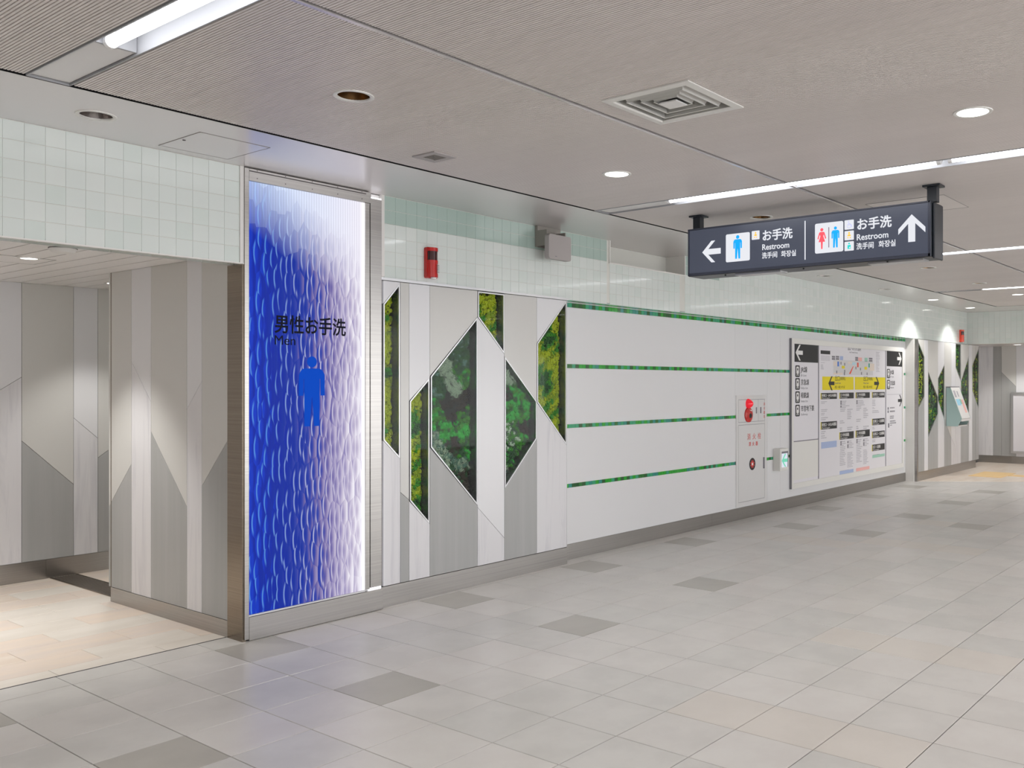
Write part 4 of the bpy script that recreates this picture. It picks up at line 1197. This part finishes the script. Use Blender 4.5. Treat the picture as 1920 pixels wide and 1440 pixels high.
MB(FC).slab(us_ + .002, cx1 - .055, zm + .02, zt - .055, .001, .006).build('side_door', 'cabinet_paint', t)
MB(FC).slab(cx0 + .055, cx1 - .055, zb + .055, zm - .02, .001, .006).build('lower_door', 'cabinet_paint', t)
MB(FC).slab(cx0 + .05, cx1 - .05, zm - .015, zm + .015, .001, .005).build('cross_rail', 'cabinet_paint', t)
lx, lz = (9.792, 1.388)
MB(FC).lathe((lx, 0, lz), [(.062, .006), (.060, .02), (.04, .05), (.018, .07), (.0005, .074)], 24, 'Y').build('red_lamp', 'red_lamp', t, smooth=True)
bx, bz = (9.792, 1.252)
MB(FC).lathe((bx, 0, bz), [(.092, .006), (.09, .02), (.05, .028), (.0005, .028)], 28, 'Y').build('push_button_disc', 'red_gloss', t, smooth=True)
MB(FC).lathe((bx + .02, -.028, bz - .01), [(.03, 0), (.028, .004), (.0005, .004)], 20, 'Y').build('button_well', 'black', t)
MB(FC).slab(bx - .01, bx + .05, bz + .045, bz + .06, .024, .0262).build('button_plate', 'white_paint', t)
for px_ in (us_ - .06, us_ + .05):
    MB(FC).slab(px_, px_ + .018, 1.265, 1.341, .006, .012).build('door_handle', 'ink_grey', t)
hx = 10.180
MB(FC).slab(hx - .012, hx + .012, 0.574, 0.714, .006, .016).build('door_handle', 'ink_grey', t)
tx = us_ + .13
for k, ch in enumerate('消火器具'): text(FC, ch, tx, 1.362 - k * .052, .042, 'ink_red', t, w=.0065)
for k, ch in enumerate('消火栓'): text(FC, ch, 9.766 + k * .13, 0.954, .085, 'ink_red', t, w=.0065)
for k, ch in enumerate('消火器'): text(FC, ch, 9.805 + k * .085, 0.875, .055, 'ink_red', t, w=.0065, bold=.001)
ex, ez = (9.893, 0.648)
MB(FC).lathe((ex, 0, ez), [(.075, .0062), (.075, .0072), (.0005, .0074)], 24, 'Y').build('emblem_disc', 'black', t)
star = [(ex + (.058 if k % 2 else .035) * math.cos(k * math.pi / 8), ez + (.058 if k % 2 else .035) * math.sin(k * math.pi / 8)) for k in range(16)]
polys(FC, [star], .0074, .0085, 'ink_red', 'emblem_mark', t)
polys(FC, [circ(ex, ez, .018, 10)], .0085, .0092, 'white_paint', 'emblem_centre', t)

# ------------------------------------------------------------------ exit arrow lamp
xu0, xu1 = 10.458, 10.677
ez0, ez1 = 0.524, 0.804
xw = 10.434; ew = 10.660 - xw
t = thing('exit_sign', 'small wall-mounted exit lamp with green left arrow beside the notice board', 'exit sign', (xw + .2, 5.57, ez0))
MB().box(xw, xw + ew, 5.465, 5.570, ez0, ez1).build('housing', 'cream_paint', t, bevel=.006)
FE = FY(5.465)
MB(FE).slab(xw + .04, xw + ew - .035, ez0 + .045, ez1 - .035, 0, .002).build('lit_face', 'exit_white', t)
MB(FE).slab(xw + .035, xw + ew - .025, ez1 - .06, ez1 - .035, .002, .004).slab(xw + ew - .035, xw + ew - .022, ez0 + .045, ez1 - .035, .0, .004).build_parts('face_shade', 'ink_grey', t)
polys(FE, [arrow_poly(xw + ew / 2 + .005, (ez0 + ez1) / 2 - .01, .165, 90)], .002, .003, 'exit_green', 'green_arrow', t)

# ------------------------------------------------------------------ notice board
DB = 5.55; FB_ = FY(DB)
t = thing('notice_board', 'large white wayfinding board with station map, yellow exit bars and arrows', 'notice board', (12.9, 5.57, .25))
bx0, bx1 = 10.893, 14.932
bz0, bz1 = .248, 2.215
zt2 = 2.23
mu = 11.700; mu2 = 14.149
MB(FB_).slab(bx0 + .02, bx1 - .02, bz0 + .02, zt2 - .02, -.018, .002).build('back_board', 'board_face', t)
b = MB(FB_); b.prism([(bx0, bz0), (bx1, bz0), (bx1, zt2), (bx0, zt2)], -.018, .014, [[(bx0 + .05, bz0 + .07), (bx1 - .06, bz0 + .07), (bx1 - .06, zt2 - .07), (bx0 + .05, zt2 - .07)]]); b.build('frame', 'cream_paint', t)
MB(FB_).slab(bx0 - .006, bx0 + .001, bz0, zt2, -.018, .012).build('painted_frame_shadow', 'ink_grey', t)  # grey strip painted as the shade along the frame edge
MB(FB_).slab(mu, mu + .02, bz0 + .07, zt2 - .07, .002, .008).slab(mu2, mu2 + .02, bz0 + .07, zt2 - .07, .002, .008).build_parts('mullion', 'ink_grey', t)
# left panel
lp = MB(FB_).slab(bx0 + .055, mu - .003, 0.869 + .02, zt2 - .08, .002, .005).build('left_panel', 'board_face', t)
ll = MB(FB_).slab(bx0 + .055, mu - .003, bz0 + .11, 0.862, .002, .006).build('lower_hatch', 'cream_paint', t)
MB(FB_).slab(bx0 + .055, mu - .003, 0.862, 0.862 + .012, .002, .0065).build('hatch_groove', 'ink_grey', t)
hz0, hz1 = 1.920, 2.170
hu0 = 10.985
MB(FB_).slab(hu0, mu - .01, hz0, hz1, .005, .007).build('arrow_header', 'board_black', t)
polys(FB_, [arrow_poly(11.117, (hz0 + hz1) / 2, .21, 90)], .007, .008, 'white_paint', 'left_arrow', t)
def train_icon(u, v, s, par):
    b = MB(FB_); b.prism(rrect(u, u + s * .82, v, v + s, s * .12), .005, .0065); b.build('train_icon_plate', 'board_black', par)
    b = MB(FB_); c = u + s * .41
    b.prism(rrect(c - s * .24, c + s * .24, v + s * .28, v + s * .90, s * .1), .0065, .0075, [circ(c, v + s * .66, s * .11, 10)])
    b.prism([(c - s * .2, v + s * .10), (c - s * .1, v + s * .10), (c - s * .03, v + s * .26), (c - s * .15, v + s * .26)], .0065, .0075)
    b.prism([(c + s * .1, v + s * .10), (c + s * .2, v + s * .10), (c + s * .15, v + s * .26), (c + s * .03, v + s * .26)], .0065, .0075)
    b.build('train_icon', 'white_paint', par)
for (py, a_t, b_t, wd) in ((697, 'JR線', 'JR Line', 1.0), (721, '京急線', 'Keikyu Line', 1.2), (746, '相鉄線', 'Sotetsu Line', 1.2), (771, '市営地下鉄', 'Subway', 2.0)):
    v = 1.790 if py == 697 else 1.621 if py == 721 else 1.445 if py == 746 else 1.268
    u = 11.008
    train_icon(u, v - .07, .155, t)
    text(FB_, a_t, u + .16, v + .0, .085, 'board_black', t, w=.0052, width=.20 * wd, bold=.001)
    text(FB_, b_t, u + .16, v - .06, .04, 'ink_grey', t, w=.0052, width=.17 * min(wd, 1.2))
# centre sheet
cs = MB(FB_).slab(mu + .023, mu2 - .003, bz0 + .075, zt2 - .075, .002, .005).build('centre_sheet', 'board_face', t)
def R_(p, q, m, name='colour_block', w0=.005, w1=.006):
    u0, v0 = p; u1, v1 = q
    return MB(FB_).slab(min(u0, u1), max(u0, u1), min(v0, v1), max(v0, v1), w0, w1).build(name, m, t)
text(FB_, '出口・のりかえ案内', 12.693, 2.129, .07, 'board_black', t, w=.0052, width=13.162 - 12.693)
text(FB_, 'Exit & Transfer Directory', 12.750, 2.087, .028, 'ink_grey', t, w=.0052, width=.3)
R_((11.776, 2.046), (12.085, 2.096), 'board_black', 'map_legend_header')
# text-like rows of small print, one print part
pr = MB(FB_)
def rows(p, q, n, fill_=.55, jit=True, maxw=1.0):
    u0, v1 = p; u1, v0 = q
    for k in range(n):
        v = v1 + (v0 - v1) * (k + .5) / n; hgt = abs(v1 - v0) / n * fill_
        x = u0; end = u0 + (u1 - u0) * (R.uniform(.55, 1.0) if jit else 1) * maxw
        while x < end:
            ww = R.uniform(.012, .03); pr.slab(x, min(x + ww, end), v - hgt / 2, v + hgt / 2, .005, .0058); x += ww + .008
rows((11.785, 2.028), (12.080, 1.952), 7, .45, False)
rows((11.785, 1.932), (11.983, 1.920), 1)
rows((11.785, 1.902), (11.879, 1.829), 4)
rows((13.764, 2.136), (13.916, 1.813), 14, .4)
for px0, n_ in ():
    pass
pr.build('small_print', 'ink_light', t, kind='stuff')
# station map
R_((12.195, 1.761), (13.636, 1.975), 'map_grey', 'map_base')
R_((12.195, 1.886), (12.321, 1.949), 'map_beige', 'map_area', .006, .0068)
R_((12.195, 1.761), (12.505, 1.791), 'map_beige', 'map_area', .006, .0068)
R_((12.693, 1.929), (12.847, 1.952), 'map_beige', 'map_area', .006, .0068)
R_((13.510, 1.833), (13.689, 1.943), 'map_beige', 'map_area', .006, .0068)
R_((12.847, 1.912), (12.983, 1.950), 'map_cyan', 'map_area', .006, .0068)
R_((12.321, 1.881), (12.385, 1.951), 'map_blue', 'map_area', .006, .007)
R_((13.028, 1.879), (13.082, 1.948), 'map_red', 'map_area', .006, .007)
R_((13.458, 1.882), (13.510, 1.944), 'map_teal', 'map_area', .006, .007)
R_((12.477, 1.852), (12.580, 1.892), 'yellow', 'map_area', .006, .007)
R_((13.304, 1.847), (13.406, 1.889), 'yellow', 'map_area', .006, .007)
R_((12.413, 1.972), (12.524, 2.031), 'pale_blue', 'map_callout')
R_((13.072, 1.972), (13.212, 2.027), 'pale_pink', 'map_callout')
R_((13.314, 1.969), (13.427, 2.028), 'pale_green', 'map_callout')
cb = MB(FB_)
for p, q in (((12.142, 1.972), (12.249, 1.998)), ((12.142, 2.003), (12.249, 2.028)), ((12.276, 1.975), (12.385, 2.001)), ((12.276, 2.006), (12.385, 2.031)), ((12.963, 1.974), (13.062, 2.000)), ((12.963, 2.004), (13.062, 2.032)), ((13.479, 1.972), (13.615, 1.999)), ((13.479, 2.005), (13.615, 2.032))):
    cb.slab(p[0], q[0], p[1], q[1], .005, .006)
for p in ((12.580, 1.916), (12.580, 1.815), (12.570, 1.776), (12.983, 1.867), (13.152, 1.853), (13.192, 1.789), (13.406, 1.783), (12.303, 1.800), (12.450, 1.929)):
    cb.slab(p[0] - .016, p[0] + .016, p[1] - .02, p[1] + .02, .006, .0069)
cb.build('map_marks', 'ink_grey', t, kind='stuff')
m0, m1 = (12.760, 1.777), (12.885, 1.889)
polys(FB_, [[(m0[0] - .03, m0[1]), (m0[0] + .03, m0[1]), (m1[0] + .012, m1[1]), (m1[0] - .012, m1[1])]], .0066, .0074, 'map_red', 'map_path', t)
# yellow bars
ya, yb_ = (11.828, 1.543), (12.901, 1.739)
yv0 = 1.543; yv1 = 1.732
bar = MB(FB_).slab(ya[0], yb_[0], yv0, yv1, .005, .0062).build('yellow_exit_bar', 'yellow', t)
yc, yd = (12.944, 1.537), (14.137, 1.747)
MB(FB_).slab(yc[0], yd[0], yv0, yv1, .005, .0062).build('yellow_exit_bar', 'yellow', t)
polys(FB_, [arrow_poly(12.124, (yv0 + yv1) / 2, .2, 90), arrow_poly(13.786, (yv0 + yv1) / 2, .2, -90)], .0062, .007, 'board_black', 'exit_arrow', t)
for u_, s1 in ((12.240, '(南改札)'), (13.263, '(中央改札)')):
    text(FB_, '出口', u_, yv0 + .135, .085, 'board_black', t, w=.0064, width=.15)
    text(FB_, s1, u_ + .17, yv0 + .145, .055, 'board_black', t, w=.0064, width=.19)
    text(FB_, 'South Exit' if '南' in s1 else 'Main Exit', u_, yv0 + .085, .04, 'ink_grey', t, w=.0064, width=.2)
    text(FB_, '西口・東口 のりば', u_, yv0 + .025, .042, 'board_black', t, w=.0064, width=.34)
# column headings: a yellow tab and a dark bar with white words
def heading(p, q, s1):
    u0, v0 = p; u1, v1 = q
    MB(FB_).slab(u0 - .018, u0, v0, v1, .005, .0062).build('yellow_tab', 'yellow', t)
    MB(FB_).slab(u0, u1, v0, v1, .005, .0062).build('heading_bar', 'board_black', t)
    H_ = v1 - v0
    text(FB_, s1, u0 + .012, v0 + H_ * .42, H_ * .5, 'white_paint', t, w=.0064, width=min((u1 - u0) * (.93 if len(s1) > 6 else .62), u1 - u0 - .02), bold=.0006)
    text(FB_, 'Passage', u0 + .012, v0 + H_ * .1, H_ * .25, 'white_paint', t, w=.0064, width=(u1 - u0) * .5)
HW = 11.785
c1, c2 = (11.793, 12.312), (12.413, 12.905)
c3, c4 = (12.993, 13.510), (13.615, 14.115)
r1 = (1.415, 1.502)
heading((c1[0], r1[0]), (c1[1], r1[1]), '南東口・みなみ通路')
heading((c2[0], r1[0]), (c2[1], r1[1]), '口 中央通路')
heading((c3[0], r1[0]), (c3[1], r1[1]), '口 中央通路')
heading((c4[0], r1[0]), (c4[1], r1[1]), '北西口・北通路')
z = 0.994; heading((c1[0], z), (c1[1], z + .105), '南西口・みなみ通路')
z = 0.824; heading((c2[0], z), (c2[1], z + .105), '口 中央通路')
z = 0.827; heading((c3[0], z), (c3[1], z + .105), '口 中央通路')
for s_, z in (('北東口・北通路', 0.988), ('北西口・北通路', 0.790), ('北口・北通路', 0.588)): heading((c4[0], z), (c4[1], z + .1), s_)
def blk(p, q, m):
    R_(p, q, m, 'colour_note')
blk((11.793, 0.728), (12.303, 0.818), 'pale_blue'); blk((12.404, 0.320), (12.895, 0.369), 'pale_blue'); blk((12.993, 0.322), (13.500, 0.369), 'pale_pink'); blk((13.615, 0.481), (14.115, 0.525), 'pale_green')
pr = MB(FB_)
for p, q, n_ in (((11.793, 1.391), (12.001, 1.350), 2), ((11.793, 1.280), (12.001, 1.238), 2), ((11.793, 1.228), (11.914, 1.188), 2), ((11.793, 1.169), (12.036, 1.117), 2), ((11.793, 0.976), (11.966, 0.924), 2), ((11.793, 0.917), (12.001, 0.862), 2),
                 ((12.431, 1.389), (12.750, 1.275), 5), ((12.431, 1.274), (12.617, 1.223), 2), ((12.674, 1.268), (12.866, 1.106), 6), ((12.413, 1.105), (12.599, 1.052), 2), ((12.413, 1.005), (12.505, 0.947), 2), ((12.674, 1.003), (12.905, 0.946), 2),
                 ((13.003, 1.389), (13.324, 1.279), 5), ((13.003, 1.277), (13.182, 1.225), 2), ((13.263, 1.272), (13.448, 1.105), 6), ((13.003, 1.110), (13.182, 1.056), 2), ((13.003, 1.006), (13.102, 0.947), 2), ((13.263, 0.997), (13.489, 0.940), 2),
                 ((13.615, 1.389), (13.786, 1.286), 4), ((13.615, 1.273), (13.721, 1.238), 2), ((13.615, 1.224), (13.938, 1.174), 2), ((13.615, 0.968), (13.721, 0.922), 2), ((13.615, 0.770), (13.786, 0.720), 2),
                 ((12.431, 0.804), (12.617, 0.646), 6), ((12.413, 0.643), (12.636, 0.442), 8), ((12.674, 0.799), (12.905, 0.677), 5), ((12.674, 0.627), (12.905, 0.400), 11),
                 ((13.003, 0.807), (13.222, 0.643), 6), ((13.003, 0.640), (13.222, 0.449), 8), ((13.263, 0.803), (13.489, 0.677), 5), ((13.263, 0.633), (13.489, 0.407), 11)):
    rows(p, q, n_, .5)
pr.build('column_print', 'ink_light', t, kind='stuff')
pr = MB(FB_)
for p in ((12.431, 1.374), (12.431, 1.343), (12.431, 1.304), (13.003, 1.373), (13.003, 1.341), (12.431, 0.788), (12.431, 0.757), (12.674, 0.776), (12.674, 0.729), (12.674, 0.705), (13.003, 0.791), (13.003, 0.759), (13.263, 0.770), (13.263, 0.730), (13.263, 0.706)):
    pr.slab(p[0], p[0] + .04, p[1] - .014, p[1] + .014, .005, .0062)
for p, q in (((11.811, 0.812), (12.285, 0.765)), ((11.811, 0.775), (12.195, 0.732)), ((12.431, 0.380), (12.847, 0.325)), ((13.022, 0.375), (13.448, 0.320)), ((13.636, 0.537), (14.048, 0.487))):
    rows(p, q, 1, .7)
pr.build('dark_print', 'ink_grey', t, kind='stuff')
# right panel
MB(FB_).slab(mu2 + .023, bx1 - .063, bz0 + .075, zt2 - .075, .002, .005).build('right_panel', 'board_face', t)
rz0, rz1 = 1.914, 2.174
ru0, ru1 = 14.205, 14.895
MB(FB_).slab(ru0, ru1, rz0, rz1, .005, .007).build('arrow_header', 'board_black', t)
polys(FB_, [arrow_poly(14.751, (rz0 + rz1) / 2, .2, -90)], .007, .008, 'white_paint', 'right_arrow', t)
for v, a_t, b_t in ((1.790, 'JR線', 'JR Line'), (1.615, '京急線', 'Keikyu Line')):
    train_icon(ru0 + .01, v - .07, .15, t)
    text(FB_, a_t, ru0 + .15, v, .08, 'board_black', t, w=.0052, width=.16 if a_t == 'JR線' else .2, bold=.0008)
    text(FB_, b_t, ru0 + .15, v - .055, .035, 'ink_grey', t, w=.0052, width=.15)
v = 1.457
MB(FB_).slab(ru0 + .01, ru1 - .03, v, v + .006, .005, .006).build('divider_line', 'ink_light', t)
polys(FB_, [arrow_poly(14.787, 1.355, .19, -90)], .005, .006, 'board_black', 'right_arrow', t)
pr = MB(FB_)
for p, q, n_ in (((14.341, 1.259), (14.596, 1.227), 1), ((14.341, 1.207), (14.596, 1.166), 1), ((14.341, 1.121), (14.573, 1.063), 2), ((14.341, 1.044), (14.667, 0.981), 2), ((14.341, 0.975), (14.503, 0.952), 1)): rows(p, q, n_, .6)
for p in ((14.239, 1.235), (14.239, 1.184), (14.261, 0.978), (14.261, 0.948)): pr.slab(p[0], p[0] + .05, p[1] - .02, p[1] + .02, .005, .0062)
pr.build('small_print', 'ink_grey', t, kind='stuff')

# ------------------------------------------------------------------ leaflet rack on the far wall
fxl = 16.594; lw = .50
t = thing('leaflet_rack', 'teal sloping leaflet rack with pastel leaflets on the far moss wall', 'leaflet rack', (fxl + .4, 5.37, 1.0))
lz0, lz1 = 0.872, 1.561
prof = [(5.372, lz0), (5.372, lz1), (5.30, lz1 + .005), (5.10, lz0 + .14), (5.17, lz0)]
def side(x):
    b = MB(); n = len(prof)
    A_ = [b.pt((x, y, z)) for y, z in prof]; B_ = [b.pt((x + .015, y, z)) for y, z in prof]
    b.face(A_); b.face(B_[::-1])
    for k in range(n): b.face([A_[k], A_[(k + 1) % n], B_[(k + 1) % n], B_[k]])
    return b
side(fxl).build('side_panel', 'teal_paint', t); side(fxl + lw).build('side_panel', 'teal_paint', t)
b = MB(); A_ = [b.pt((x, y, z)) for x, y, z in ((fxl + .015, 5.30, lz1 + .005), (fxl + lw, 5.30, lz1 + .005), (fxl + lw, 5.10, lz0 + .14), (fxl + .015, 5.10, lz0 + .14))]
B_ = [b.pt((x, y, z)) for x, y, z in ((fxl + .015, 5.32, lz1 + .005), (fxl + lw, 5.32, lz1 + .005), (fxl + lw, 5.12, lz0 + .14), (fxl + .015, 5.12, lz0 + .14))]
b.face(A_); b.face(B_[::-1])
for k in range(4): b.face([A_[k], A_[(k + 1) % 4], B_[(k + 1) % 4], B_[k]])
b.build('sloping_front', 'white_paint', t)
MB().box(fxl, fxl + lw + .015, 5.30, 5.372, lz1, lz1 + .02).build('top_rail', 'ink_grey', t)
b = MB(); b.box(fxl + .015, fxl + lw, 5.10, 5.17, lz0 + .09, lz0 + .135).box(fxl + .015, fxl + lw, 5.16, 5.37, lz0, lz0 + .015); b.build_parts('bottom_ledge', 'white_paint', t)
def on_slope(f0, f1, g0, g1, m, nm):
    b = MB(); H_ = lz1 - .135 - lz0
    def q(fx_, g_): return (fxl + fx_ * lw, 5.30 - .20 * (1 - g_) - .003, lz0 + .14 + g_ * H_)
    A_ = [b.pt(q(f0, g0)), b.pt(q(f1, g0)), b.pt(q(f1, g1)), b.pt(q(f0, g1))]
    B_ = [b.pt(tuple(Vector(q(a, c)) + Vector((0, .004, 0)))) for a, c in ((f0, g0), (f1, g0), (f1, g1), (f0, g1))]
    b.face(A_); b.face(B_[::-1])
    for k in range(4): b.face([A_[k], A_[(k + 1) % 4], B_[(k + 1) % 4], B_[k]])
    b.build(nm, m, t)
on_slope(.12, .50, .42, .62, 'sky_blue', 'blue_leaflet'); on_slope(.52, .66, .46, .62, 'pale_green', 'green_leaflet'); on_slope(.68, .88, .18, .6, 'pale_pink', 'pink_leaflet')
on_slope(.15, .35, .68, .9, 'ink_light', 'notice_text'); on_slope(.5, .62, .7, .88, 'ink_light', 'notice_text')

# ------------------------------------------------------------------ framed board at the right edge
t = thing('poster_frame', 'blank white framed poster board on the far end wall', 'poster frame', (19.7, 4.2, .4))
pu0 = -5.059; pz0, pz1 = 0.213, 1.459
FP = FX(19.68)
b = MB(FP); b.prism([(pu0, pz0), (pu0 + 1.6, pz0), (pu0 + 1.6, pz1), (pu0, pz1)], 0, .03, [[(pu0 + .05, pz0 + .05), (pu0 + 1.55, pz0 + .05), (pu0 + 1.55, pz1 - .05), (pu0 + .05, pz1 - .05)]]); b.build('frame', 'aluminium', t)
MB(FP).slab(pu0 + .04, pu0 + 1.56, pz0 + .04, pz1 - .04, .0, .01).build('poster_sheet', 'board_face', t)
